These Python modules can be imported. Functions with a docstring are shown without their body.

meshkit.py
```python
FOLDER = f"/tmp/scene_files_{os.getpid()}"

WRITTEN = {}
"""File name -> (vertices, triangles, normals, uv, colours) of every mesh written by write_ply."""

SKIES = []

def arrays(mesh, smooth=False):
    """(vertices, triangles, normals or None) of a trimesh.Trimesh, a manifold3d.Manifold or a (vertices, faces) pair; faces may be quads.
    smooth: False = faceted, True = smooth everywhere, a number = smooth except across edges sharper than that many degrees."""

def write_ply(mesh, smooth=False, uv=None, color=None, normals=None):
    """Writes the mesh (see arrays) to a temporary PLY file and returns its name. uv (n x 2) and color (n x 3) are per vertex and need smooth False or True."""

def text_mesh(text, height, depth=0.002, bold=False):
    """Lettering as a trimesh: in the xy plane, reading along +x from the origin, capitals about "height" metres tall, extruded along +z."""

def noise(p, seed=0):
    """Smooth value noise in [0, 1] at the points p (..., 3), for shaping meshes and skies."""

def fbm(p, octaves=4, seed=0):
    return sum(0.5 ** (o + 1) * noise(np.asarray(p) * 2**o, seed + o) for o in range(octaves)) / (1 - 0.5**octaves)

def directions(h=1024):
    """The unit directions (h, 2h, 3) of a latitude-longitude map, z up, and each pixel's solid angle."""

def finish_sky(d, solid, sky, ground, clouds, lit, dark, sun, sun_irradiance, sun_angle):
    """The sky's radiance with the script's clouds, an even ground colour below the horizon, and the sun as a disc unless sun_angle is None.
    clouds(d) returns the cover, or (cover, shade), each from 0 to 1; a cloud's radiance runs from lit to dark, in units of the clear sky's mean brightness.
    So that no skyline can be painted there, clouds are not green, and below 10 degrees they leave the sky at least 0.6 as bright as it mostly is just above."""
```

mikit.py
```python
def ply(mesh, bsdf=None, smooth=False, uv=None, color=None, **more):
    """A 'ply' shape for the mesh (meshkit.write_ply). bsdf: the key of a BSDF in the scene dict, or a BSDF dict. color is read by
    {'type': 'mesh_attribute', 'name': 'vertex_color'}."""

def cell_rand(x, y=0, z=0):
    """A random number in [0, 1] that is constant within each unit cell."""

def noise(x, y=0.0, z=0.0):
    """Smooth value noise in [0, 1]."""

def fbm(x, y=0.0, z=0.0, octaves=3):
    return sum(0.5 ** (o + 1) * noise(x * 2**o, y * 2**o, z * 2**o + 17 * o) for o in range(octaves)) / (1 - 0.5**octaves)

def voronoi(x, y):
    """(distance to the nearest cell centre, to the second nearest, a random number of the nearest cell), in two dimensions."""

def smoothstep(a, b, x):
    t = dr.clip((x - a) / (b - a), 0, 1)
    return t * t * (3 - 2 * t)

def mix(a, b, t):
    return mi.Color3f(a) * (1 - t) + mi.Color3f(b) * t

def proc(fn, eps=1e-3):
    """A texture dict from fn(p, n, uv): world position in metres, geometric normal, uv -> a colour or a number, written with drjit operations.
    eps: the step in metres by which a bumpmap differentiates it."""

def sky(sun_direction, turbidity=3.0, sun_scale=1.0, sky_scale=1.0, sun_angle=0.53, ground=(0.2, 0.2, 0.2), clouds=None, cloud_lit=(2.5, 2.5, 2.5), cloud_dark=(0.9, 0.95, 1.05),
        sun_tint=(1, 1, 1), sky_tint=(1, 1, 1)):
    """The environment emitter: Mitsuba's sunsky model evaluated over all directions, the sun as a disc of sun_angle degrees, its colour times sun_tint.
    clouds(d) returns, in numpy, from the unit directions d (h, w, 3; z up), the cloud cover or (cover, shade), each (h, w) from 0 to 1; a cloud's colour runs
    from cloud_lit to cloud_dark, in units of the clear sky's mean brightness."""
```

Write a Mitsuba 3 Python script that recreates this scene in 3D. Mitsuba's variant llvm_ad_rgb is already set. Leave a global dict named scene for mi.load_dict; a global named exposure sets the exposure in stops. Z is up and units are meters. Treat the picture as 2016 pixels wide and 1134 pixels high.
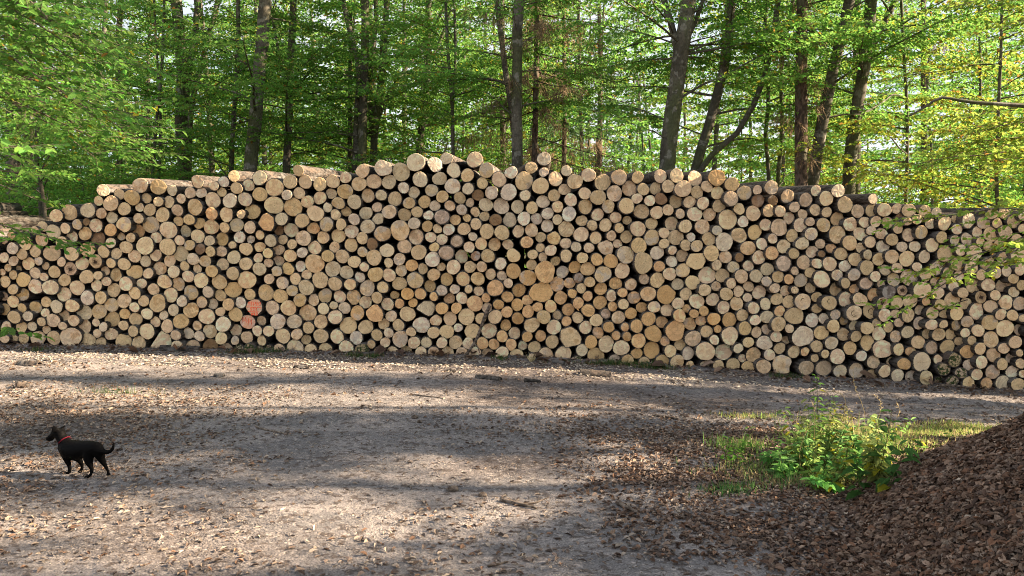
import math, re
import numpy as np
import trimesh, manifold3d, shapely
from scipy.spatial import cKDTree
import drjit as dr
import mitsuba as mi
import mikit, meshkit
from mikit import proc, noise, fbm, voronoi, cell_rand, smoothstep, mix

scene, labels = {}, {}
T = mi.ScalarTransform4f

# ---------------------------------------------------------------- camera, sky, exposure
F, CAM_H = 1523.0, 1.6                      # focal length in pixels of the 2016 wide photograph, eye height
PITCH = math.atan(92 / F)
FWD = np.array([0, math.cos(PITCH), -math.sin(PITCH)])
UPV = np.array([0, math.sin(PITCH), math.cos(PITCH)])
scene['camera'] = {'type': 'perspective', 'fov': 2 * math.degrees(math.atan(1008 / F)), 'fov_axis': 'x', 'near_clip': 0.05, 'far_clip': 2000.0,
                   'to_world': T().look_at(origin=[0, 0, CAM_H], target=[0, math.cos(PITCH), CAM_H - math.sin(PITCH)], up=[0, 0, 1])}
SUN = (0.87, 0.0, 0.46)
scene['sky'] = mikit.sky(SUN, turbidity=3.0, sun_scale=1.0, sky_scale=0.385, ground=(0.10, 0.11, 0.07), sun_tint=(0.96, 0.98, 1.05),
                         clouds=lambda d: 0.75 * np.clip(meshkit.fbm(d * 3.0, 3, 5) * 2.2 - 0.3, 0, 1), cloud_lit=(2.6, 2.6, 2.6), cloud_dark=(1.6, 1.65, 1.7))
exposure = 4.18


# ---------------------------------------------------------------- helpers
def at(u, v, y):
    """The point that shows at pixel (u, v) of the photograph, y metres ahead of the camera."""
    d = FWD + (u - 1008) / F * np.array([1.0, 0, 0]) + (567 - v) / F * UPV
    return np.array([0, 0, CAM_H]) + d * (y / d[1])


def sstep(a, b, x):
    t = np.clip((np.asarray(x, float) - a) / (b - a), 0, 1)
    return t * t * (3 - 2 * t)


# the foot of the log pile: pixel columns, distances and rows
FOOT_U = np.array([-500, 0, 480, 960, 1200, 1500, 1764, 2016, 2500.])
FOOT_V = np.array([668, 683, 693, 703, 716, 739, 757, 773, 800.])
FOOT_D = np.interp(FOOT_U, [-500, 0, 960, 2016, 2500], [11.75, 11.4, 10.7, 9.6, 9.0])
FOOT = np.array([at(u, v, d) for u, v, d in zip(FOOT_U, FOOT_V, FOOT_D)])


def mound_h(x, y):
    """The leaf covered heap beside the track."""
    x, y = np.asarray(x, float), np.asarray(y, float)
    r = np.hypot((x - 3.88) / 0.82, y - 3.63) + 0.34 * (meshkit.noise(np.stack([x * 1.3, y * 1.3, 0 * x], -1), 8) - 0.5)
    return 1.66 * np.clip(1 - np.sqrt(r * r + 0.09) / 2.47, 0, 1) ** 1.15 + 0.16 * np.exp(-np.clip(r - 1.6, 0, 9) ** 2 / 1.3) * sstep(5.0, 3.4, y)


def ground_z(x, y, fine=True):
    x, y = np.asarray(x, float), np.asarray(y, float)
    zf = np.interp(x, FOOT[:, 0], FOOT[:, 2])
    z = zf * sstep(4.5, 9.5, y)
    z = z + 0.9 * sstep(17, 45, y) * 0.5
    p = np.stack([x, y, 0 * x], -1)
    z = z + 0.05 * (meshkit.fbm(p * 0.6, 3, 3) - 0.5) * sstep(12.5, 7, np.abs(y - 3.0))
    if fine:
        edge = sstep(1.0, 3.0, x) * sstep(8.2, 6.5, y)
        z = z + (0.018 + 0.03 * edge) * (meshkit.fbm(p * 4.5, 3, 4) - 0.5)
        z = z - 0.03 * (np.exp(-((y - 8.35 - 0.05 * x) / 0.22) ** 2) + np.exp(-((y - 6.7 - 0.05 * x) / 0.25) ** 2))
        foot = np.interp(x, FOOT[:, 0], FOOT[:, 1]) - y
        z = z + (0.015 + 0.05 * meshkit.noise(p * 3.1, 12)) * np.exp(-((foot + 0.02) / 0.13) ** 2)
        z = z - 0.03 * (np.exp(-((foot - 0.75) / 0.12) ** 2) + np.exp(-((foot - 1.15) / 0.12) ** 2)) + 0.018 * np.exp(-((foot - 0.95) / 0.10) ** 2)
    return z


def surface_z(x, y):
    return np.maximum(ground_z(x, y), ground_z(x, y) - 0.05 + mound_h(x, y))


def on_ground(u, v):
    """The point of the ground that shows at pixel (u, v)."""
    ys = np.concatenate([np.linspace(2.2, 14, 1200)])
    d = FWD + (u - 1008) / F * np.array([1.0, 0, 0]) + (567 - v) / F * UPV
    P = np.array([0, 0, CAM_H]) + d[None] * (ys / d[1])[:, None]
    below = P[:, 2] < surface_z(P[:, 0], P[:, 1])
    k = int(np.argmax(below)) if below.any() else len(ys) - 1
    return P[k]


COUNT = {}


def numbered(name):
    COUNT[name] = COUNT.get(name, -1) + 1
    return name if COUNT[name] == 0 else f'{name}_{COUNT[name]:03d}'


def tag(key, label=None, category=None, group=None, kind=None):
    d = {k: v for k, v in (('label', label), ('category', category), ('group', group), ('kind', kind)) if v}
    if d:
        labels[key] = d


def put(key, mesh, bsdf, smooth=False, uv=None, color=None):
    scene[key] = mikit.ply(mesh, bsdf, smooth, uv, color)
    return key


class Parts:
    """Collects (vertices, triangles, colours, uv) pieces into one mesh."""
    def __init__(self):
        self.v, self.f, self.c, self.uv, self.n = [], [], [], [], 0

    def add(self, v, f, c=None, uv=None):
        self.v.append(np.asarray(v, float)); self.f.append(np.asarray(f, int) + self.n); self.n += len(v)
        if c is not None:
            self.c.append(np.broadcast_to(np.asarray(c, float), (len(v), 3)))
        if uv is not None:
            self.uv.append(np.asarray(uv, float))

    def put(self, key, bsdf, smooth=False):
        if not self.v:
            return None
        return put(key, (np.vstack(self.v), np.vstack(self.f)), bsdf, smooth,
                   np.vstack(self.uv) if self.uv else None, np.vstack(self.c) if self.c else None)


def tube(pts, radii, sides=8, cap=True, rough=0.0, seed=0):
    """A bent, tapering tube through the points."""
    pts, radii = np.asarray(pts, float), np.broadcast_to(np.asarray(radii, float), (len(pts),))
    tang = np.gradient(pts, axis=0)
    tang /= np.linalg.norm(tang, axis=1, keepdims=True) + 1e-12
    ref = np.array([1.0, 0, 0]) if abs(tang[0, 0]) < 0.8 else np.array([0, 1.0, 0])
    a = np.cross(tang, ref); a /= np.linalg.norm(a, axis=1, keepdims=True) + 1e-12
    b = np.cross(tang, a)
    th = np.arange(sides) / sides * 2 * np.pi
    ring = a[:, None] * np.cos(th)[None, :, None] + b[:, None] * np.sin(th)[None, :, None]
    r = radii[:, None]
    if rough:
        q = pts[:, None] + ring * radii[:, None, None]
        r = r * (1 + rough * 2 * (meshkit.noise(q * np.array([6, 6, 2.0]) + seed, 2) - 0.5))
    v = (pts[:, None] + ring * np.broadcast_to(r, ring.shape[:2])[..., None]).reshape(-1, 3)
    i, j = np.meshgrid(np.arange(len(pts) - 1), np.arange(sides), indexing='ij')
    p, q = (i * sides + j).ravel(), (i * sides + (j + 1) % sides).ravel()
    f = np.vstack([np.stack([p, q, q + sides], 1), np.stack([p, q + sides, p + sides], 1)])
    if cap:
        n = len(v)
        v = np.vstack([v, pts[:1], pts[-1:]])
        k = np.arange(sides)
        e = (len(pts) - 1) * sides
        f = np.vstack([f, np.stack([np.full(sides, n), (k + 1) % sides, k], 1), np.stack([np.full(sides, n + 1), e + k, e + (k + 1) % sides], 1)])
    return v, f


def smooth_path(pts, n):
    """n points along a rounded polyline."""
    pts = np.asarray(pts, float)
    if len(pts) < 3:
        t = np.linspace(0, 1, n)[:, None]
        return pts[0] * (1 - t) + pts[-1] * t
    from scipy.interpolate import PchipInterpolator
    s = np.concatenate([[0], np.cumsum(np.linalg.norm(np.diff(pts, axis=0), axis=1))])
    return PchipInterpolator(s, pts)(np.linspace(0, s[-1], n))


def leaf_mesh(P, D, N, L, W, fold=0.25, six=False, droop=0.0):
    """Many leaves: base points, directions, normals, lengths, widths -> (vertices, triangles, vertices per leaf)."""
    D = D / (np.linalg.norm(D, axis=1, keepdims=True) + 1e-12)
    S = np.cross(D, N); S /= np.linalg.norm(S, axis=1, keepdims=True) + 1e-12
    U = np.cross(S, D)
    L, W = L[:, None], W[:, None]
    up = U * W * fold
    if not six:
        V = np.stack([P, P + D * L * 0.45 + S * W * 0.5 + up, P + D * L - U * L * droop, P + D * L * 0.45 - S * W * 0.5 + up], 1)
        tri = np.array([[0, 1, 2], [0, 2, 3]])
    else:
        V = np.stack([P, P + D * L * 0.28 + S * W * 0.43 + up * 0.8, P + D * L * 0.66 + S * W * 0.40 + up - U * L * droop * 0.5, P + D * L - U * L * droop,
                      P + D * L * 0.66 - S * W * 0.40 + up - U * L * droop * 0.5, P + D * L * 0.28 - S * W * 0.43 + up * 0.8], 1)
        tri = np.array([[0, 1, 2], [0, 2, 3], [0, 3, 4], [0, 4, 5]])
    k = V.shape[1]
    f = (tri[None] + (np.arange(len(P)) * k)[:, None, None]).reshape(-1, 3)
    return V.reshape(-1, 3), f, k


def unit(v):
    return v / (np.linalg.norm(v, axis=-1, keepdims=True) + 1e-12)
# ---------------------------------------------------------------- materials
def two(b):
    return {'type': 'twosided', 'bsdf': b}


def principled(color, roughness=0.8, specular=0.3, **k):
    return {'type': 'principled', 'base_color': color if isinstance(color, dict) else {'type': 'rgb', 'value': list(color)}, 'roughness': roughness, 'specular': specular, **k}


def ground_color(p, n, uv):
    broad = fbm(p.x * 0.5, p.y * 0.9, 0.0, 3)
    mid = fbm(p.x * 3.0 + 7, p.y * 5.0, 1.0, 3)
    fine = fbm(p.x * 38.0, p.y * 45.0, 2.0, 3)
    grit = noise(p.x * 150.0, p.y * 150.0, 3.0)
    c = mix((0.205, 0.195, 0.195), (0.31, 0.285, 0.275), smoothstep(0.35, 0.7, mid))
    c = mix(c, (0.14, 0.115, 0.105), 0.7 * smoothstep(0.5, 0.72, broad))
    c = mix(c, (0.43, 0.385, 0.355), 0.7 * smoothstep(0.58, 0.75, fine))
    c = mix(c, (0.10, 0.08, 0.07), 0.75 * smoothstep(0.56, 0.72, fbm(p.x * 24.0 + 31, p.y * 30.0, 5.0, 3)))
    c = c * (0.62 + 0.76 * grit)
    c = c * mi.Color3f(0.60, 0.585, 0.585)
    # dark forest soil behind the pile and to the sides
    soil = mix((0.10, 0.07, 0.045), (0.19, 0.13, 0.08), smoothstep(0.4, 0.6, fine))
    return mix(c, soil, dr.maximum(smoothstep(12.5, 14.5, p.y), smoothstep(9.0, 13.0, dr.abs(p.x))))


def mound_color(p, n, uv):
    fine = fbm(p.x * 30.0, p.y * 30.0, p.z * 30, 3)
    c = mix((0.07, 0.052, 0.042), (0.17, 0.125, 0.095), smoothstep(0.35, 0.65, fine))
    return c * (0.7 + 0.6 * noise(p.x * 120, p.y * 120, p.z * 120))


# The uv of a log end holds its own position on the end in metres, plus 4 times its number (u) and 4 times its kind of wood (v).
TONES = 'ptyodhmrgw'
TONE_RGB = dict(p=(0.70, 0.55, 0.375), t=(0.70, 0.50, 0.30), y=(0.685, 0.465, 0.245), o=(0.68, 0.415, 0.20), d=(0.27, 0.16, 0.085),
                h=(0.50, 0.35, 0.22), m=(0.46, 0.34, 0.22), r=(0.53, 0.385, 0.26), g=(0.17, 0.135, 0.105), w=(0.60, 0.43, 0.32))


def wood_color(p, n, uv):
    ix, iy = dr.floor((uv.x + 2) / 4), dr.floor((uv.y + 2) / 4)
    x, y = uv.x - 4 * ix, uv.y - 4 * iy
    s = [cell_rand(ix, iy, k) for k in range(11, 19)]
    c = mi.Color3f(0.5)
    for k, t in enumerate(TONES):
        c = dr.select(dr.abs(iy - k) < 0.5, mi.Color3f(*TONE_RGB[t]), c)
    c = c * (0.84 + 0.32 * s[0])
    c = mi.Color3f(c.x, c.y * (0.98 + 0.04 * s[1]), c.z * (0.90 + 0.20 * s[2]))
    px, py = x - 0.02 * (s[3] - 0.5), y - 0.02 * (s[4] - 0.5)
    r0 = dr.sqrt(px * px + py * py)
    nx, ny = ix * 3.7 + px * 14, iy * 5.1 + py * 14
    r = r0 * (1 + 0.16 * (noise(nx * 0.7, ny * 0.7, 3.0) - 0.5)) + 0.006 * (noise(nx * 2, ny * 2, 5.0) - 0.5)
    rings = noise(r * 210 + 40 * s[5], ix * 1.7 + 0.5, iy + 0.5)
    wide = noise(r * 48 + 9 * s[6], ix * 2.3 + 0.5, iy + 0.5)
    c = c * (0.86 + 0.20 * rings) * (0.85 + 0.29 * wide)
    # saw marks: slightly bent parallel strokes, each end its own direction and strength
    a = s[7] * 6.2832
    q = px * dr.cos(a) + py * dr.sin(a)
    w = -px * dr.sin(a) + py * dr.cos(a)
    stroke = noise((q + 1.4 * w * w) * 95, w * 9 + ix * 3.1, iy + 0.5)
    c = c * (1 + (0.12 + 0.45 * s[1] * s[1]) * (stroke - 0.5))
    # torn, pale fibres and darker damp patches
    patch = fbm(nx * 1.6 + 50, ny * 1.6, 1.0, 3)
    c = mix(c, c * 1.4, smoothstep(0.5, 0.62, patch) * s[2])
    c = mix(c, mi.Color3f(0.48, 0.44, 0.39), 0.55 * smoothstep(0.54, 0.66, fbm(nx * 0.9 + 70, ny * 0.9, 3.0, 3)) * smoothstep(0.72, 0.95, s[4]))
    c = mix(c, c * mi.Color3f(0.80, 0.71, 0.62), smoothstep(0.54, 0.74, fbm(nx * 1.1, ny * 1.1 + 20, 2.0, 3)) * s[6])
    c = c * (0.84 + 0.32 * noise(px * 260 + ix, py * 260, iy * 1.0))
    # cracks running out from the pith
    ang = dr.atan2(py, px)
    crack = dr.abs(dr.sin(ang * dr.floor(1 + 2.5 * s[5]) + 6.28 * s[0] + 1.2 * (noise(r * 40, ix * 1.0, iy + 3.0) - 0.5)))
    on = dr.select((s[3] > 0.42) & (r0 < 0.025 + 0.075 * s[4]), 1.0, 0.0)
    c = mix(c, (0.13, 0.08, 0.045), on * (1 - smoothstep(0.0, 0.0022 / dr.maximum(r0, 0.004), crack)) * 0.75)
    c = mix(c, (0.22, 0.13, 0.07), (1 - smoothstep(0.002, 0.006, r0)) * 0.6)
    # red paint mist round the sprayed marks
    mist = dr.select(dr.abs(iy - TONES.index('w')) < 0.5, 1.0, 0.0)
    c = mix(c, (0.90, 0.37, 0.19), mist * 0.5 * smoothstep(0.36, 0.62, fbm(nx * 1.7 + 8, ny * 1.7, 6.0, 3) + 0.22 - 26.0 * x * x))
    # stained hearts, moss, dark bark rings
    hollow = dr.select(dr.abs(iy - TONES.index('h')) < 0.5, 1.0, 0.0)
    star = 0.022 + 0.030 * noise(ang * 1.9 + 9 * s[1], ix * 1.0, 8.0)
    c = mix(c, (0.045, 0.025, 0.014), hollow * (1 - smoothstep(star * 0.55, star, r0)))
    c = mix(c, (0.21, 0.11, 0.05), hollow * 0.7 * smoothstep(star * 0.9, star, r0) * (1 - smoothstep(star * 1.1, star * 1.5, r0)))
    mossy = dr.select(dr.abs(iy - TONES.index('m')) < 0.5, 1.0, 0.0)
    c = mix(c, (0.035, 0.045, 0.015), mossy * smoothstep(0.50, 0.58, fbm(nx * 3.0, ny * 3.0 + 3, 4.0, 3)))
    c = mix(c, (0.05, 0.07, 0.02), mossy * 0.8 * smoothstep(0.55, 0.62, fbm(nx * 6.0 + 5, ny * 6.0, 9.0, 3)))
    return dr.clip(c, 0.01, 0.8)


def bark_color(p, n, uv):
    a = fbm(p.x * 14, p.y * 4, p.z * 14, 3)
    b = fbm(p.x * 45 + 9, p.y * 16, p.z * 45, 3)
    c = mix((0.055, 0.046, 0.040), (0.16, 0.138, 0.122), smoothstep(0.35, 0.65, b))
    c = mix(c, (0.20, 0.15, 0.12), 0.7 * smoothstep(0.57, 0.66, a))
    c = mix(c, (0.24, 0.225, 0.21), 0.7 * smoothstep(0.56, 0.66, fbm(p.x * 9 + 40, p.y * 2.5, p.z * 9, 3)))
    return c * 0.58 * (0.7 + 0.6 * noise(p.x * 90, p.y * 40, p.z * 90))


def beech_color(p, n, uv):
    a = fbm(p.x * 5 + 3, p.y * 5, p.z * 1.6, 3)
    c = mix((0.060, 0.053, 0.042), (0.115, 0.103, 0.083), smoothstep(0.3, 0.7, a))
    c = mix(c, (0.065, 0.075, 0.032), 0.75 * smoothstep(0.48, 0.64, fbm(p.x * 3 + 20, p.y * 3, p.z * 0.8, 3)))
    c = mix(c, (0.21, 0.20, 0.175), 0.7 * smoothstep(0.6, 0.68, fbm(p.x * 9 + 50, p.y * 9, p.z * 6, 3)))
    c = mix(c, (0.045, 0.04, 0.032), 0.7 * smoothstep(0.60, 0.68, fbm(p.x * 12, p.y * 12, p.z * 22 + 8, 3)))
    return c * (0.75 + 0.5 * noise(p.x * 60, p.y * 60, p.z * 30))


def spruce_color(p, n, uv):
    b = fbm(p.x * 26, p.y * 26, p.z * 11, 3)
    c = mix((0.045, 0.032, 0.026), (0.13, 0.088, 0.068), smoothstep(0.35, 0.65, b))
    return mix(c, (0.16, 0.165, 0.12), 0.5 * smoothstep(0.55, 0.66, fbm(p.x * 6, p.y * 6, p.z * 3, 3)))


def twig_color(p, n, uv):
    return mix((0.07, 0.052, 0.04), (0.19, 0.15, 0.12), smoothstep(0.35, 0.65, fbm(p.x * 40, p.y * 40, p.z * 40, 3)))


def bump(inner, fn, scale, eps=2e-3):
    return {'type': 'bumpmap', 'tex': {**proc(fn, eps)}, 'scale': scale, 'bsdf': inner}


scene['ground_mat'] = two(bump(principled(proc(ground_color), 0.95, 0.15), lambda p, n, uv: fbm(p.x * 30, p.y * 36, 0.0, 3) + 0.5 * noise(p.x * 140, p.y * 140, 0.0), 0.011))
scene['mound_mat'] = two(principled(proc(mound_color), 0.95, 0.15))
scene['wood_mat'] = two(principled(proc(wood_color), 0.75, 0.25))
scene['bark_mat'] = two(bump(principled(proc(bark_color), 0.9, 0.2), lambda p, n, uv: fbm(p.x * 40, p.y * 12, p.z * 40, 3), 0.008))
scene['beech_mat'] = two(principled(proc(beech_color), 0.85, 0.25))
scene['spruce_mat'] = two(bump(principled(proc(spruce_color), 0.9, 0.2), lambda p, n, uv: fbm(p.x * 24, p.y * 24, p.z * 10, 2), 0.012))
scene['twig_mat'] = two(principled(proc(twig_color), 0.9, 0.2))
VC = {'type': 'mesh_attribute', 'name': 'vertex_color'}
scene['leaf_mat'] = {'type': 'principledthin', 'base_color': VC, 'roughness': 0.42, 'spec_trans': 0.0, 'diff_trans': 1.25, 'eta': 1.4}
scene['dry_leaf_mat'] = two(principled(dict(VC), 0.75, 0.25))
scene['red_paint_mat'] = two(principled((0.92, 0.075, 0.022), 0.6, 0.2))
scene['groove_shade_mat'] = two(principled((0.12, 0.075, 0.04), 0.9, 0.1))  # dark ribbon paints the shade of a saw groove, none is cut
scene['dog_mat'] = two(principled(proc(lambda p, n, uv: mix((0.0015, 0.0015, 0.0018), (0.005, 0.0045, 0.0045), fbm(p.x * 90, p.y * 90, p.z * 160, 2))), 0.6, 0.04))
scene['collar_mat'] = two(principled((0.09, 0.008, 0.016), 0.8, 0.05))
scene['eye_mat'] = two(principled((0.01, 0.008, 0.006), 0.1, 0.6))
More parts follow.
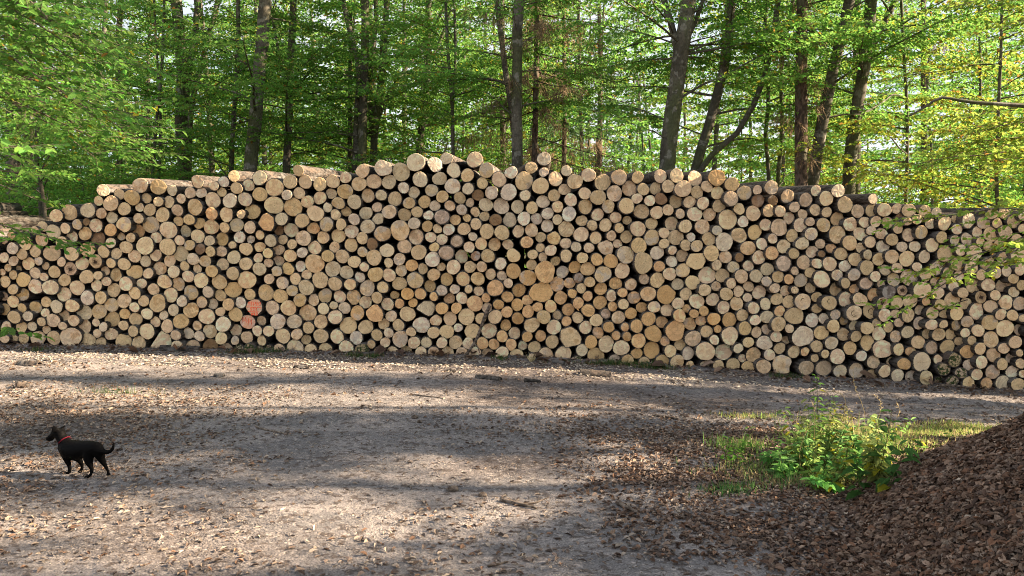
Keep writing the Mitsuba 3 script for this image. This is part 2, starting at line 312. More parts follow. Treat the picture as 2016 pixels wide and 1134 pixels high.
# ---------------------------------------------------------------- the log ends: tile origin, then "x y r tone" in tile units
# tones: p pale, t tan, y yellow tan, o orange, d dark brown, h hollow or stained heart, m mossy
LOG_TILES = [
(0, 330, """920 203 53t 1068 240 50t 880 297 42y 990 318 66t 1110 367 58t 500 430 57y 620 400 68y 783 382 68p 903 408 48t 1000 443 54p 1105 510 66y 687 508 44t
772 485 32d 393 535 46t 468 570 68p 312 560 38t 577 543 46t 853 515 62t 760 590 60y 987 557 57o 645 618 54t 878 640 63d 985 675 50t 1082 615 35t 1125 710 55t
100 610 38y 225 675 58y 33 650 42t 372 645 55t 545 665 55t 110 720 53p 200 778 48t 312 745 56t 465 765 72t 637 772 64t 781 732 63y 925 750 56t 1045 768 54t
35 803 44t 118 835 43t 256 858 57y 342 833 38t 408 878 37t 548 843 44t 734 858 59t 851 837 58h 625 903 58h 990 852 47t 1108 865 59t 65 897 37t 168 902 32t
125 962 39t 12 930 30t 317 937 52t 380 972 38t 485 932 54t 577 1003 58t 208 1000 65y 775 980 65t 873 960 40t 937 922 41t 1040 958 61t 950 1018 43t 42 1027 55t
312 1058 66t 445 1070 70t 112 1082 48t 862 1053 50t 698 1078 66t 1018 1092 62t 1120 1042 60t"""),
(0, 530, """580 232 66t 775 250 66p 895 253 56t 25 242 42h 110 295 53y 200 225 57y 1118 285 62t 1003 320 60t 40 362 53y 195 347 40y 318 340 58y 412 293 47y 503 333 56p
643 323 62y 748 383 67p 886 378 66t 1010 448 70t 1118 402 52y 120 427 61t 247 420 48p 405 390 40t 480 458 61t 570 418 48t 652 457 51t 758 507 59t 860 478 38t
925 518 40p 1097 500 44t 370 470 43t 55 520 55t 188 515 54t 285 510 43p 418 543 38t 558 512 40t 480 610 64t 628 602 90t 338 618 65t 775 635 66t 868 575 41t
993 578 60t 900 655 51t 1105 645 72t 205 612 50t 130 620 38t 40 625 42t"""),
(252, 290, """105 345 67t 270 355 68y 395 385 45p 620 310 58t 555 408 52t 655 405 48p 767 345 42t 855 308 50p 945 257 48t 1078 337 57t 968 365 52t 838 400 42t 35 445 67y
165 455 48t 270 485 42t 367 488 52t 473 458 42t 597 535 74t 757 473 68t 908 475 66p 1045 465 60t 110 538 38t 188 557 58t 300 610 66t 440 560 55t 92 635 45t
450 660 44y 547 645 52y 745 592 54o 638 678 48y 878 600 62y 1010 597 39t 1112 575 66y 200 692 73t 95 750 58o 357 740 78t 520 752 54p 742 712 66y 860 718 48y
970 695 60p 1088 715 55t 620 798 64t 722 833 51p 842 822 60y 997 803 54p 1097 823 37p 255 805 52t 30 808 43t 157 878 76t 358 895 74t 460 832 44t 548 875 46t
645 910 48d 733 933 45t 833 927 52t 932 872 38t 1053 907 58t 470 947 65p 57 970 58t 155 1015 52p 245 963 55t 380 1010 54t 578 1000 53p 690 1015 54t 945 985 62p
848 1045 58t 1050 1040 61t 508 1062 46t 620 1085 39t 285 1082 61t"""),
(252, 530, """60 22 64y 180 38 50t 405 18 54p 748 20 54y 935 38 58t 1058 98 79y 120 130 50t 325 112 66y 450 135 60y 532 67 54t 650 100 68t 813 112 66t 940 182 72y 8 140 32t
60 222 58t 228 180 51t 376 235 65t 562 210 63t 713 205 54p 828 232 56t 1088 225 50y 145 280 53t 262 305 80t 480 285 51p 658 295 54y 758 310 46p 895 315 52y
1005 298 54p 1122 343 76W 50 333 49t 170 400 55p 315 410 45p 405 365 51p 560 365 67y 703 422 73t 825 380 42t 962 407 62y 67 442 59t 1067 470 65M 240 472 51t
468 465 71y 350 507 62t 618 505 46y 848 495 72p 732 553 62p 540 573 51p 963 545 57t 45 555 53t 178 565 66t 425 592 50t 637 600 46p 830 620 54t 955 637 38t
1062 612 60t 285 632 92B 92 655 68t 437 690 55p 580 690 66t 738 690 70d 885 705 52t 1000 715 46m 1095 710 54m"""),
(504, 290, """30 275 66p 165 358 82y 305 307 62t 377 207 48t 440 308 60t 570 330 58t 685 305 62t 800 270 50t 952 212 60t 1136 185 72p 920 325 64t 1052 305 68t 35 420 62y
275 428 45p 387 410 54t 570 452 60y 675 418 50t 795 395 65y 1000 432 61t 1118 428 52p 458 485 54y 163 523 80t 333 535 80y 878 487 62p 735 497 58t 640 537 45p
530 590 70t 802 570 47y 710 600 50t 1082 535 47t 982 590 57p 225 637 60p 90 675 80P 410 652 66t 625 688 65t 875 645 50p 1090 642 55p 757 693 48t 515 722 58o
997 708 66p 312 738 63t 205 742 44d 855 752 62p 1130 770 74y 35 783 42y 733 797 62t 422 812 66t 595 808 55y 950 805 52t 130 835 57p 240 825 45t 322 865 47t
850 870 62t 1038 865 53d 35 890 46y 525 900 65t 697 890 48t 203 917 52t 105 948 46y 305 968 57y 412 940 48p 638 968 57y 772 975 62t 950 935 45t 1053 985 68t
875 1025 56t 20 990 42t 112 1030 42t 205 1010 47t 523 1037 82y 400 1065 47p 685 1085 68p 967 1068 46t 30 1085 58p 285 1085 58y 183 1108 49t"""),
(504, 530, """460 43 48t 1070 45 66y 810 32 60p 930 72 51p 118 87 48t 235 123 57t 352 87 55t 575 97 73t 705 132 65t 840 138 56y 995 170 70t 443 163 70p 323 193 52t 92 210 73y
220 245 63y 395 272 59y 517 275 50t 617 237 62t 750 245 60t 877 247 64y 1080 253 52t 1131 163 56t 980 300 56t 148 345 66t 292 347 67y 463 387 78y 602 353 54p
693 322 37p 788 345 52p 905 392 63o 1057 390 80K 50 460 46t 190 470 68p 340 468 69p 578 470 63y 710 427 67t 825 505 74t 980 517 66t 1139 487 49t 468 522 57t
11 551 46t 115 550 53t 240 595 70t 362 582 50t 448 628 47t 580 598 67t 725 605 63t 893 615 60p 1080 588 54t 50 640 47t 350 697 77t 208 718 54t 488 722 54t
620 715 62t 805 700 68t 945 722 64m 1028 672 40t 1098 735 50h 15 715 38m 100 718 48m"""),
(756, 290, """282 133 78p 153 220 78p 457 152 65p 557 100 53p 810 110 72t 623 207 63p 322 287 66p 497 280 60p 745 250 61t 915 205 65t 1027 287 68t 1135 225 56p 45 310 62p
175 362 52p 268 408 51p 612 347 68p 425 385 57p 750 370 53p 878 320 53t 963 405 59p 1111 405 73p 98 460 65t 520 440 53y 677 452 54t 840 428 53d 768 495 42t
225 495 54t 362 487 55y 455 522 47p 588 522 50t 693 558 50p 908 512 60p 1050 520 70p 815 577 46y 740 630 39y 897 617 46t 997 648 54D 1121 647 66p 45 577 62t
183 602 57t 295 578 54t 398 607 47p 517 622 70R 637 648 50y 820 685 52t 268 680 53p 143 742 86t 387 705 49y 477 728 40t 577 735 55p 715 730 61t 918 750 64t
1053 762 68t 287 800 70t 418 803 50t 518 822 53t 650 838 58R 793 797 39p 868 862 56y 987 868 56y 1107 870 51t 183 885 65t 450 893 46y 760 893 51t 310 937 67t
557 942 70R 692 977 58t 818 970 42d 927 970 63t 25 920 62p 138 1000 53t 435 1002 66p 248 1055 54o 40 1032 43t 510 1067 38t 620 1070 62t 770 1067 54t 872 1067 47t
1042 1040 56p 155 1100 51t 348 1085 49t 1155 965 60t"""),
(756, 530, """443 52 55y 45 55 58t 953 45 48t 1053 58 46t 838 85 60y 135 125 63t 277 100 72t 560 92 60y 707 88 65y 412 148 54y 513 193 51p 632 177 44p 755 178 40t 845 195 49t
993 168 75o 1110 125 42t 95 230 38y 208 220 55o 327 227 54o 442 250 42o 585 262 51o 697 258 56t 813 308 70o 910 257 42o 1102 247 55o 31 313 61t 138 307 46o
265 303 40o 370 350 88N 513 350 57o 645 347 48o 1022 317 50o 920 345 46t 210 400 67t 1098 382 50o 740 425 73t 65 422 50t 463 457 51t 590 443 60t 865 440 52t
990 425 65t 335 485 73p 127 500 56t 1087 500 49o 442 567 56t 560 558 62t 662 523 41t 788 550 68t 940 548 72t 38 563 44p 1055 600 53o 145 622 71t 245 558 42t
268 657 54t 377 655 52p 518 660 48t 640 657 60t 753 665 51t 880 662 53o 982 672 48o 1136 675 50o 10 655 45t 78 740 55t 197 735 52t 327 742 50t 442 742 53H
567 742 56t 690 750 55t 807 745 60t 927 757 54t 1053 750 62t"""),
(1008, 290, """287 103 63p 170 182 55t 283 222 44t 485 210 46p 107 303 79t 255 345 73t 388 282 62t 563 303 67t 683 248 60t 810 315 76t 957 268 72y 1122 268 52y 118 427 52p
467 377 51t 650 412 53t 375 430 58t 277 485 57p 1047 368 66t 770 445 67t 915 412 68t 1112 460 46t 50 530 58p 178 540 56t 525 470 58t 655 530 67t 408 530 50y
862 528 57t 1027 520 72t 318 592 56p 510 595 63p 765 602 58t 107 637 60p 220 638 51p 407 647 48p 622 655 50t 925 628 54t 1028 652 41t 315 702 55p 482 730 70t
833 695 57t 718 697 48t 57 750 58t 177 742 58t 958 720 47t 617 778 68t 747 808 58t 1125 728 70t 255 802 46t 373 812 62y 888 790 48t 1022 800 54t 132 847 57o
480 858 51t 942 863 44t 572 890 49p 687 898 48t 1135 877 68y 252 897 44t 347 918 51t 840 895 68t 60 965 75y 185 957 47t 485 970 58t 1018 960 78t 277 993 45t
630 987 50t 758 1002 57o 385 1020 46y 882 1017 63o 178 1050 47t 560 1070 54o 675 1085 62y 985 1100 68t 12 1107 66o"""),
(1008, 530, """294 22 92Q 450 25 55p 812 45 75t 142 77 72o 592 80 46d 400 132 64o 515 122 49o 695 115 47t 62 188 63o 262 200 98Z 618 173 46t 793 175 55o 925 128 60o 1062 137 56t
437 252 60o 543 217 47o 675 240 47o 887 238 53t 988 210 45o 140 275 47o 47 318 54o 593 303 50o 1090 253 57o 233 333 44o 347 333 54o 785 297 61o 897 335 42o
995 313 51t 145 378 54o 503 360 58o 683 372 62o 52 440 56o 282 425 61t 403 410 46R 587 433 52t 835 398 49R 950 430 61t 1062 395 52o 487 465 48o 750 452 56t
175 502 68t 374 518 67t 655 522 61t 865 517 56o 1010 520 43o 1117 507 61o 22 572 58t 537 612 100X 135 605 46o 256 595 52o 768 570 53o 930 593 45o 1027 603 45o
703 652 57o 838 672 71t 358 650 62t 978 703 70t 1132 642 66o 92 687 46t 200 695 57t 622 720 57p 305 760 66t 460 760 72t 753 773 76y 590 805 48m 1110 755 50o
915 808 55p 1035 812 58t 45 760 60t 180 790 38t"""),
(1260, 310, """182 168 57t 327 162 60t 490 187 68t 678 188 72o 602 255 50t 822 240 62y 1050 290 40t 928 318 68t 30 285 55t 138 277 54t 252 258 55t 385 285 73t 513 310 56t
690 315 56t 815 370 68t 185 370 53d 90 385 48t 318 393 60t 443 397 56t 563 407 58t 1052 392 56d 712 433 58t 13 482 69t 250 465 48t 155 495 57t 885 457 51t
360 503 42t 490 505 64t 620 510 56t 1013 495 66t 780 553 88t 922 573 48p 105 590 56t 280 590 61t 405 615 61t 557 618 65t 1125 602 52t 1025 668 64y 695 660 49p
880 697 70y 218 675 47t 102 713 71t 322 717 68t 457 712 40p 615 735 60t 752 755 78p 215 770 45t 403 785 48t 508 797 53t 1088 772 53t 965 810 64y 153 850 61p
290 830 44t 635 853 70y 765 882 61t 887 893 42d 375 875 53t 30 942 88Y 285 930 54p 505 922 86F 1062 893 64t 172 973 53o 685 960 47t 833 977 55p 967 970 53t
387 1007 62t 265 1040 60t 598 1050 75t 737 1057 62t 905 1057 60t 1038 1060 57p 1136 998 58p"""),
(1260, 530, """38 88 50t 157 98 66y 335 135 55p 470 118 63t 815 125 48t 680 153 48t 972 155 49t 1134 111 48t 577 187 58t 877 195 51t 1063 208 61t 772 222 58t 73 220 69y
238 228 83o 410 222 54t 648 270 57t 510 290 65t 960 253 46t 865 308 61t 1120 312 56p 127 337 53t 340 305 52t 747 343 61t 1017 347 58t 14 340 48o 240 368 60t
408 357 37o 568 370 44o 483 398 40o 357 420 57o 1136 428 58p 913 410 57t 75 445 66o 660 445 56o 797 455 65o 543 460 47o 1030 455 50t 447 487 57o 200 475 58o
315 547 88V 695 535 37o 940 530 63y 595 557 60t 1040 562 48t 1130 537 48t 120 582 73o 475 620 70t 665 632 46t 803 597 80C 968 653 48t 1113 658 68p 225 643 46o
355 670 49t 103 720 78o 880 708 48p 1010 765 66y 425 748 60p 273 735 56t 585 735 83t 748 735 76t 915 795 40t 38 828 55t 197 822 68y 332 827 62t 447 858 38y
580 865 48p 702 862 54t 832 858 62t 965 873 55y 1105 870 68t"""),
(1512, 340, """32 132 60t 175 210 62y 428 160 46t 338 243 64t 522 230 62t 627 162 58p 690 288 70t 937 235 48p 800 343 58t 925 338 57t 1040 333 60t 43 250 44d 8 340 54y
110 345 48t 237 308 48t 310 370 44t 422 333 53t 525 352 49t 618 415 61y 185 408 51t 373 440 40t 292 468 58t 735 458 62t 497 467 62t 867 442 52t 960 440 52t
1065 445 54t 100 487 72t 620 553 76t 925 512 41p 828 547 60t 387 548 60t 215 563 58t 43 588 45t 312 635 58p 467 635 46t 735 628 64S 1012 545 56t 140 660 62t
565 677 49o 913 620 54t 1027 658 54p 825 670 46t 1107 600 54t 393 705 58t 650 725 56t 230 722 52t 37 718 60o 475 725 34D 892 732 42p 140 810 71R 775 777 60t
990 773 60t 1108 750 62t 320 803 64t 440 812 47t 552 815 64t 690 832 52p 885 848 63t 240 877 41t 1048 868 54p 377 890 46t 480 952 76t 620 913 57t 770 912 57t
880 985 60R 958 930 46t 90 927 57t 187 952 43o 293 963 58t 693 987 48t 1122 960 58t 60 1032 48t 155 1053 47t 240 1048 38t 377 1028 52t 605 1040 58t 770 1038 46o
1012 997 40t 1080 1065 62G 945 1090 58o"""),
(1512, 540, """312 245 70A 82 222 53t 183 247 58t 437 205 50t 548 258 70A 692 222 69t 823 228 62t 945 185 58t 770 347 70A 920 328 72A 1030 257 54H 105 330 52o 437 305 50t
235 370 80t 1040 368 57t 600 362 50t 1135 355 42t 395 410 60p 498 397 48p 678 412 44y 95 447 65t 588 462 56t 770 462 48p 893 480 58t 975 427 44t 1072 472 48t
190 485 43t 477 523 62y 673 537 62t 992 530 59t 787 553 49t 1140 557 57t 75 557 50t 157 592 38t 313 555 92T 568 615 60p 890 612 68y 107 660 55t 435 645 58t
232 693 58t 330 692 39o 733 660 60y 1025 668 85t 512 712 40t 418 747 42t 835 730 53p 622 735 67t 15 720 50t 943 783 62t 1107 782 52t 125 800 90J 343 835 74R
498 838 77R 645 865 62p 788 862 74R 932 900 56t 1045 865 58t"""),
(1764, 390, """9 100 47t 117 115 60t 258 117 52t 362 127 42p 190 187 46t 35 170 40d 100 205 40t 20 272 44t 112 330 62t 540 190 45t 650 200 66t 790 218 58t 858 147 52t 965 138 54t
905 228 48y 1065 210 62t 1135 175 40t 728 300 50t 850 320 66t 980 300 60t 1125 265 40t 435 225 60t 545 275 50t 310 230 50t 228 305 58t 410 350 50t 525 378 48p
635 370 60p 755 390 42t 55 435 47p 168 433 52p 322 420 63t 437 498 70t 588 465 52t 697 490 72t 97 540 69t 255 523 55p 555 588 62t 675 625 60t 820 590 65t
975 550 65t 1095 510 70t 930 420 55t 1085 375 55t 830 430 45t 11 625 47t 190 615 45t 362 625 67t 470 665 50t 565 690 44t 265 693 52t 120 708 74t 990 653 45p
1108 637 55t 895 665 52t 760 685 50t 1045 720 48t 57 825 47H 237 820 74t 345 745 42t 425 765 45t 515 790 50t 695 783 70t 825 775 60t 965 773 62t 1118 778 46t
1055 837 50p 600 847 48t 380 845 58t 505 905 68t 757 885 52h 892 873 49t 7 930 57t 127 920 62t 270 925 38o 395 950 48t 622 940 50t 985 930 66t 1105 942 64t
845 965 62t 722 1012 73t 212 998 50t 110 1048 62t 328 1030 58t 430 1035 45t 543 1028 62t 938 1040 52t 1043 1047 54t"""),
(1764, 540, """840 432 70t 210 435 58t 25 430 45t 318 450 50t 427 447 42t 535 460 47t 640 422 54t 975 483 75t 1140 395 40t 1095 497 48t 735 503 55t 105 517 60p 275 530 47t
383 538 57t 490 537 51t 620 523 42t 847 583 75t 563 597 40t 677 595 44t 200 607 60t 318 655 62R 460 645 66t 637 690 67o 755 665 52t 960 665 52t 1068 607 60t
22 672 58t 133 690 50o 877 717 64t 1103 705 38t 375 758 46t 530 762 68m 1035 750 50p 1110 795 48t 232 783 85p 660 810 54p 760 787 60t 953 803 52t 72 803 60o
425 853 60m 585 880 52m 725 895 50t 865 872 62t 1040 870 56p 16 902 60p 143 918 62p 272 925 62p 395 952 52m 508 955 56m 650 972 58t 808 978 58o 953 970 68p
1090 985 58t 1135 890 36t"""),
]
# ---------------------------------------------------------------- ground
def grown(a, b, step, far, grow=1.18):
    mid = list(np.arange(a, b, step))
    lo, hi, s = [], [], step
    x = a
    while x > -far:
        s *= grow; x -= s; lo.append(x)
    s, x = step, mid[-1]
    while x < far:
        s *= grow; x += s; hi.append(x)
    return np.array(lo[::-1] + mid + hi)


gx, gy = grown(-7.5, 7.5, 0.045, 400), grown(2.0, 11.8, 0.045, 400)
X, Y = np.meshgrid(gx, gy, indexing='xy')
Z = ground_z(X, Y)
i, j = np.meshgrid(np.arange(len(gy) - 1), np.arange(len(gx) - 1), indexing='ij')
q = i * len(gx) + j
put('ground', (np.stack([X, Y, Z], -1).reshape(-1, 3), np.stack([q, q + 1, q + 1 + len(gx), q + len(gx)], -1).reshape(-1, 4)), 'ground_mat', True)
tag('ground', 'grey sandy forest track in front of the log pile', kind='structure')

gx, gy = np.arange(1.6, 8.6, 0.05), np.arange(0.4, 7.0, 0.05)
X, Y = np.meshgrid(gx, gy, indexing='xy')
Z = ground_z(X, Y) - 0.05 + mound_h(X, Y) + 0.05 * (meshkit.fbm(np.stack([X * 6, Y * 6, 0 * X], -1), 3, 9) - 0.5) * np.clip(mound_h(X, Y) * 5, 0, 1)
i, j = np.meshgrid(np.arange(len(gy) - 1), np.arange(len(gx) - 1), indexing='ij')
q = i * len(gx) + j
put('earth_mound', (np.stack([X, Y, Z], -1).reshape(-1, 3), np.stack([q, q + 1, q + 1 + len(gx), q + len(gx)], -1).reshape(-1, 4)), 'mound_mat', True)
tag('earth_mound', 'dark earth heap covered in brown leaves beside the track', kind='structure')
# ---------------------------------------------------------------- the pile of logs
LOG_LENGTH = 3.0
SPECIAL = dict(W='w', M='w', B='t', P='o', K='o', D='d', R='r', N='p', H='h', Q='o', Z='o', X='t', Y='t', F='t', V='o', C='t', S='y', G='g', A='t', T='p', J='t')
SHAPES = dict(B=[(-107, 73), (-85, 38), (-40, -32), (5, -102), (55, -87), (83, -52), (95, 8), (75, 73), (0, 80)],
              N=[(-93, 5), (-70, -30), (-20, -70), (50, -70), (85, -40), (85, 10), (60, 65), (20, 75), (-40, 40)],
              P=[(-78, 5), (-30, -75), (10, -93), (70, -50), (75, 25), (40, 80), (-30, 65)],
              F=[(-92, 13), (-55, -67), (65, -72), (85, -2), (55, 63), (-5, 78), (-85, 38)],
              J=[(-90, 10), (-70, -60), (0, -86), (70, -60), (90, -25), (65, 30), (68, 80), (0, 88), (-60, 75)],
              X=[(-98, 25), (-95, -65), (0, -100), (60, -60), (102, 10), (85, 70), (20, 85), (-50, 100)],
              K=[(-80, 10), (-78, -20), (-20, -75), (20, -80), (65, -30), (78, 10), (60, 70), (0, 78), (-50, 60)],
              W=[(-76, 5), (-55, -50), (0, -76), (50, -70), (76, -20), (70, 30), (20, 76), (-30, 62)])
rl = np.random.default_rng(11)
ends = []
for x0, y0, text in LOG_TILES:
    for a, b, c, t in re.findall(r'(-?\d+) (\d+) (\d+)([a-zA-Z])', text):
        e = [x0 + int(a) / 4.536, y0 + int(b) / 4.536, int(c) / 4.536, t]
        if not any(np.hypot(e[0] - o[0], e[1] - o[1]) < 0.7 * min(e[2], o[2]) + 0.25 * max(e[2], o[2]) for o in ends):
            ends.append(e)
IN_VIEW = len(ends)
# the pile goes on past both edges of the photograph
for e in list(ends):
    if e[0] < 260:
        ends.append([-4 - e[0] * 1.0, e[1] + 0.15 * e[0] * (e[1] < 560), e[2], e[3] if e[3] in 'ptyod' else 't'])
    if e[0] > 1760:
        ends.append([2 * 2022 - e[0], e[1] + 4 + 0.06 * (2022 - e[0]), e[2], e[3] if e[3] in 'ptyod' else 't'])
E = np.array([[e[0], e[1], e[2]] for e in ends])
tone = [e[3] for e in ends]
home = E[:, :2].copy()
for _ in range(60):                       # ends that touch push each other apart a little
    tree = cKDTree(E[:, :2])
    pairs = tree.query_pairs(45, output_type='ndarray')
    d = E[pairs[:, 1], :2] - E[pairs[:, 0], :2]
    dist = np.linalg.norm(d, axis=1) + 1e-9
    over = E[pairs[:, 0], 2] + E[pairs[:, 1], 2] - 0.3 - dist
    k = over > 0
    mv = (d[k] / dist[k, None]) * over[k, None] * 0.22
    np.add.at(E[:, :2], pairs[k, 1], mv); np.add.at(E[:, :2], pairs[k, 0], -mv)
    E[:, :2] += (home - E[:, :2]) * 0.06
tree = cKDTree(E[:, :2])
roof_v = np.array([min([E[k, 1] for k in tree.query_ball_point(e[:2], 60)]) for e in E])
on_top = np.array([not any(E[k, 1] < e[1] - 6 and abs(E[k, 0] - e[0]) < 0.75 * e[2] + 6 for k in tree.query_ball_point(e[:2], 50)) for e in E])
foot_v = np.interp(E[:, 0], FOOT_U, FOOT_V)
in_foot = np.array([not any(E[k, 1] > e[1] + 6 and abs(E[k, 0] - e[0]) < 0.75 * e[2] + 4 for k in tree.query_ball_point(e[:2], 50)) for e in E])


def outline(k, sides, rng):
    """The end's outline as radii over the angle, in metres at unit distance scale."""
    th = np.arange(sides) / sides * 2 * np.pi
    t = tone[k]
    if t in SHAPES:
        poly = np.array(SHAPES[t], float) / 4.536
        poly[:, 1] *= -1
        g = shapely.Polygon(poly).buffer(3.0, join_style=1).buffer(-5.5).buffer(2.5)
        out = []
        for a in th:
            hit = g.exterior.intersection(shapely.LineString([(0, 0), (80 * math.cos(a), 80 * math.sin(a))]))
            out.append(np.hypot(*np.array(shapely.get_coordinates(hit))[-1]))
        return np.array(out)
    big = t in 'QZYVCT' or rng.random() < 0.12
    amp = 0.06 if big else 0.028
    r = 1 + (amp + 0.03 * rng.random()) * np.cos(2 * th + rng.uniform(0, 6.3)) + amp * 0.7 * np.cos(3 * th + rng.uniform(0, 6.3)) + amp * 0.4 * np.cos(5 * th + rng.uniform(0, 6.3))
    if t == 'Z':
        r = r + 0.03 * np.cos(11 * th + 1) + 0.025 * np.cos(8 * th)
    if rng.random() < 0.10:                # a flat where a branch or a wedge was cut off
        a = rng.uniform(0, 6.3)
        r = np.minimum(r, 0.86 / np.maximum(np.cos(th - a), 0.2))
    return E[k, 2] * r * 1.025


def build_log(k, sides):
    """(cut face: vertices, triangles, uv), (bark: vertices, triangles), frame of the end."""
    rng = np.random.default_rng(1000 + k)
    u, v, _ = E[k]
    d = np.interp(u, FOOT_U, FOOT_D) + np.clip(rng.normal(0, 0.045), -0.10, 0.12) + (0.04 if tone[k] == 'd' else 0)
    c = at(u, v, d)
    yaw, pit = rng.normal(0, 0.03 if 800 < u < 1200 else 0.016), rng.normal(0, 0.018 if 800 < u < 1200 else 0.010)
    high = np.clip((640 - v) / 330, 0, 1)
    pit += 0.042 * high ** 2 + (0.022 if on_top[k] and 150 < u < 700 else 0.012 if on_top[k] else 0)
    ax = unit(np.array([yaw, 1.0, pit]))
    s = unit(np.cross(ax, [0, 0, 1.0])); w = np.cross(s, ax)
    r = outline(k, sides, rng) / F * d
    th = np.arange(sides) / sides * 2 * np.pi
    ring = s[None] * np.cos(th)[:, None] + w[None] * np.sin(th)[:, None]
    tx, tz = rng.normal(0, 0.06), rng.normal(0, 0.05)         # the saw never cuts quite square
    rim = 0.0 if rng.random() < 0.45 and tone[k] != 'R' else rng.uniform(0.003, 0.009)
    if tone[k] == 'R':
        rim = 0.013
    if tone[k] == 'm':
        rim = 0.008

    def ringpts(rad, back):
        p = ring * rad[:, None]
        off = back + tx * (p @ s) + tz * (p @ w)
        return c + p + ax[None] * off[:, None]
    rf = np.maximum(r - rim, 0.6 * r)
    lv = [ringpts(rf * q, dq + 0.0012 * rng.normal(size=sides)) for q, dq in ((0.35, 0.0), (0.7, 0.0), (0.97, 0.001), (1.0, 0.005))]
    V = np.vstack([c[None]] + lv)
    kk = np.arange(sides)
    f = [np.stack([np.zeros(sides, int), 1 + kk, 1 + (kk + 1) % sides], 1)]
    for q in range(3):
        a, b = 1 + q * sides + kk, 1 + q * sides + (kk + 1) % sides
        f += [np.stack([a, a + sides, b + sides], 1), np.stack([a, b + sides, b], 1)]
    loc = np.vstack([[0, 0]] + [np.stack([np.cos(th) * rf * q, np.sin(th) * rf * q], 1) for q in (0.35, 0.7, 0.97, 1.0)])
    wood = SPECIAL.get(tone[k], tone[k])
    uv = loc + np.array([4.0 * k, 4.0 * TONES.index(wood)])
    # bark: the end grain ring, then the side with a slight taper
    n = np.stack([1 + 0.05 * (meshkit.noise(np.stack([np.cos(th) * 3 + k, np.sin(th) * 3, np.full(sides, z)], 1), 5) - 0.5) for z in (0.0, 2.0, 4.0)])
    rb = r + 0.0015
    levels = [ringpts(rf * 0.995, np.full(sides, 0.004)), ringpts(rb, np.full(sides, 0.006)), ringpts(rb * n[0], np.full(sides, 0.12)),
              ringpts(rb * n[1] * 0.99, np.full(sides, LOG_LENGTH * 0.45)), ringpts(rb * n[2] * 0.97, np.full(sides, LOG_LENGTH))]
    B = np.vstack(levels + [c[None] + ax * LOG_LENGTH])
    g = []
    for q in range(4):
        a, b = q * sides + kk, q * sides + (kk + 1) % sides
        g += [np.stack([a, a + sides, b + sides], 1), np.stack([a, b + sides, b], 1)]
    g.append(np.stack([np.full(sides, 5 * sides), 4 * sides + (kk + 1) % sides, 4 * sides + kk], 1))
    return (V, np.vstack(f), uv), (B, np.vstack(g)), (c, s, w, ax, d, tx, tz)


order = np.argsort(-E[:IN_VIEW, 2])
forced = [k for k in range(IN_VIEW) if tone[k] not in 'ptyod']
chosen = forced + [k for k in order if k not in set(forced)][:300 - len(forced)]
chosen = sorted(chosen, key=lambda k: E[k, 0])
feet = sorted([k for k in range(IN_VIEW) if in_foot[k]], key=lambda k: E[k, 0])
crest = sorted([k for k in range(IN_VIEW) if on_top[k]], key=lambda k: E[k, 0])
WORD = dict(p='pale', t='tan', y='yellowish', o='orange', d='dark brown')
OWN = dict(W='log end sprayed with three rows of red numbers', M='log end sprayed with two red letters, below the red numbers', B='big wedge shaped log end lying on the ground below the red letters',
           N='pink pear shaped log end among orange ones', Z='huge knotty orange log end with a lobed outline', X='huge pinkish log end with a blunt corner, near the ground',
           Q='very large orange log end resting on the knotty lobed one', F='pinkish log end shaped like a shield with a dark knot', Y='widest tan log end with a knot, near the shield shaped one',
           P='orange brown log end with a pointed lobed outline high in the stack', K='orange log end torn at one side, low in the stack', T='widest smooth pale log end, near the ground',
           J='very large log end with a step in its outline, standing on the ground', V='broad reddish orange log end, flattened, low in the stack', C='large pale log end crossed by radial cracks',
           S='log end split by a diagonal crack', G='grey weathered log end with deep fissures', B2='')


def log_label(k):
    t = tone[k]
    if t in OWN:
        return OWN[t], None
    if t == 'D':
        return ('small dark brown hollow log end', None) if E[k, 0] > 1300 else ('dark reddish brown log end among pale ones, high in the stack', None)
    if t in 'hH':
        return 'log end with a dark rotten or stained heart', 'log ends with a dark heart'
    if t == 'm':
        return 'log end overgrown with dark green moss', 'mossy log ends'
    if t == 'R':
        return 'log end with a thick dark ring of bark around it', 'log ends ringed with bark'
    if t == 'A':
        return 'log end with an arc shaped saw mark, its shade painted on', 'log ends with arc shaped saw marks'
    w = WORD[t]
    if k in feet:
        return f'{w} log end of the bottom row, number {feet.index(k) + 1} from the left', None
    if k in crest:
        return f'{w} log end on the crest of the stack, number {crest.index(k) + 1} from the left', None
    size = 'very large' if E[k, 2] > 15.8 else 'large'
    near = min(MARKS, key=lambda m: np.hypot(E[m, 0] - E[k, 0], E[m, 1] - E[k, 1]))
    way = sector(near, k)
    if np.hypot(E[near, 0] - E[k, 0], E[near, 1] - E[k, 1]) < 110:
        same = [m for m in chosen if tone[m] == t and m not in MARKS and sector(near, m) == way]
        rank = sorted(same, key=lambda m: np.hypot(E[near, 0] - E[m, 0], E[near, 1] - E[m, 1])).index(k)
        if rank < 4:
            return f"{('nearest', 'second', 'third', 'fourth')[rank]} large {w} log end {way} the {SHORT[tone[near]]}", None
    return f'{size} plain {w} round log end inside the stack', None


MARKS = [k for k in range(IN_VIEW) if tone[k] in OWN]
SHORT = dict(W='one with red numbers', M='one with red letters', B='big wedge shaped one', N='pink pear shaped one', Z='huge knotty lobed one', X='huge blunt cornered one', Q='one above the huge knotty one',
             F='shield shaped one', Y='widest knotted tan one', P='high pointed orange brown one', K='torn orange one', T='widest smooth pale one', J='one with a stepped outline', V='flattened reddish one', C='cracked pale one',
             S='one split by a diagonal crack', G='grey fissured one')


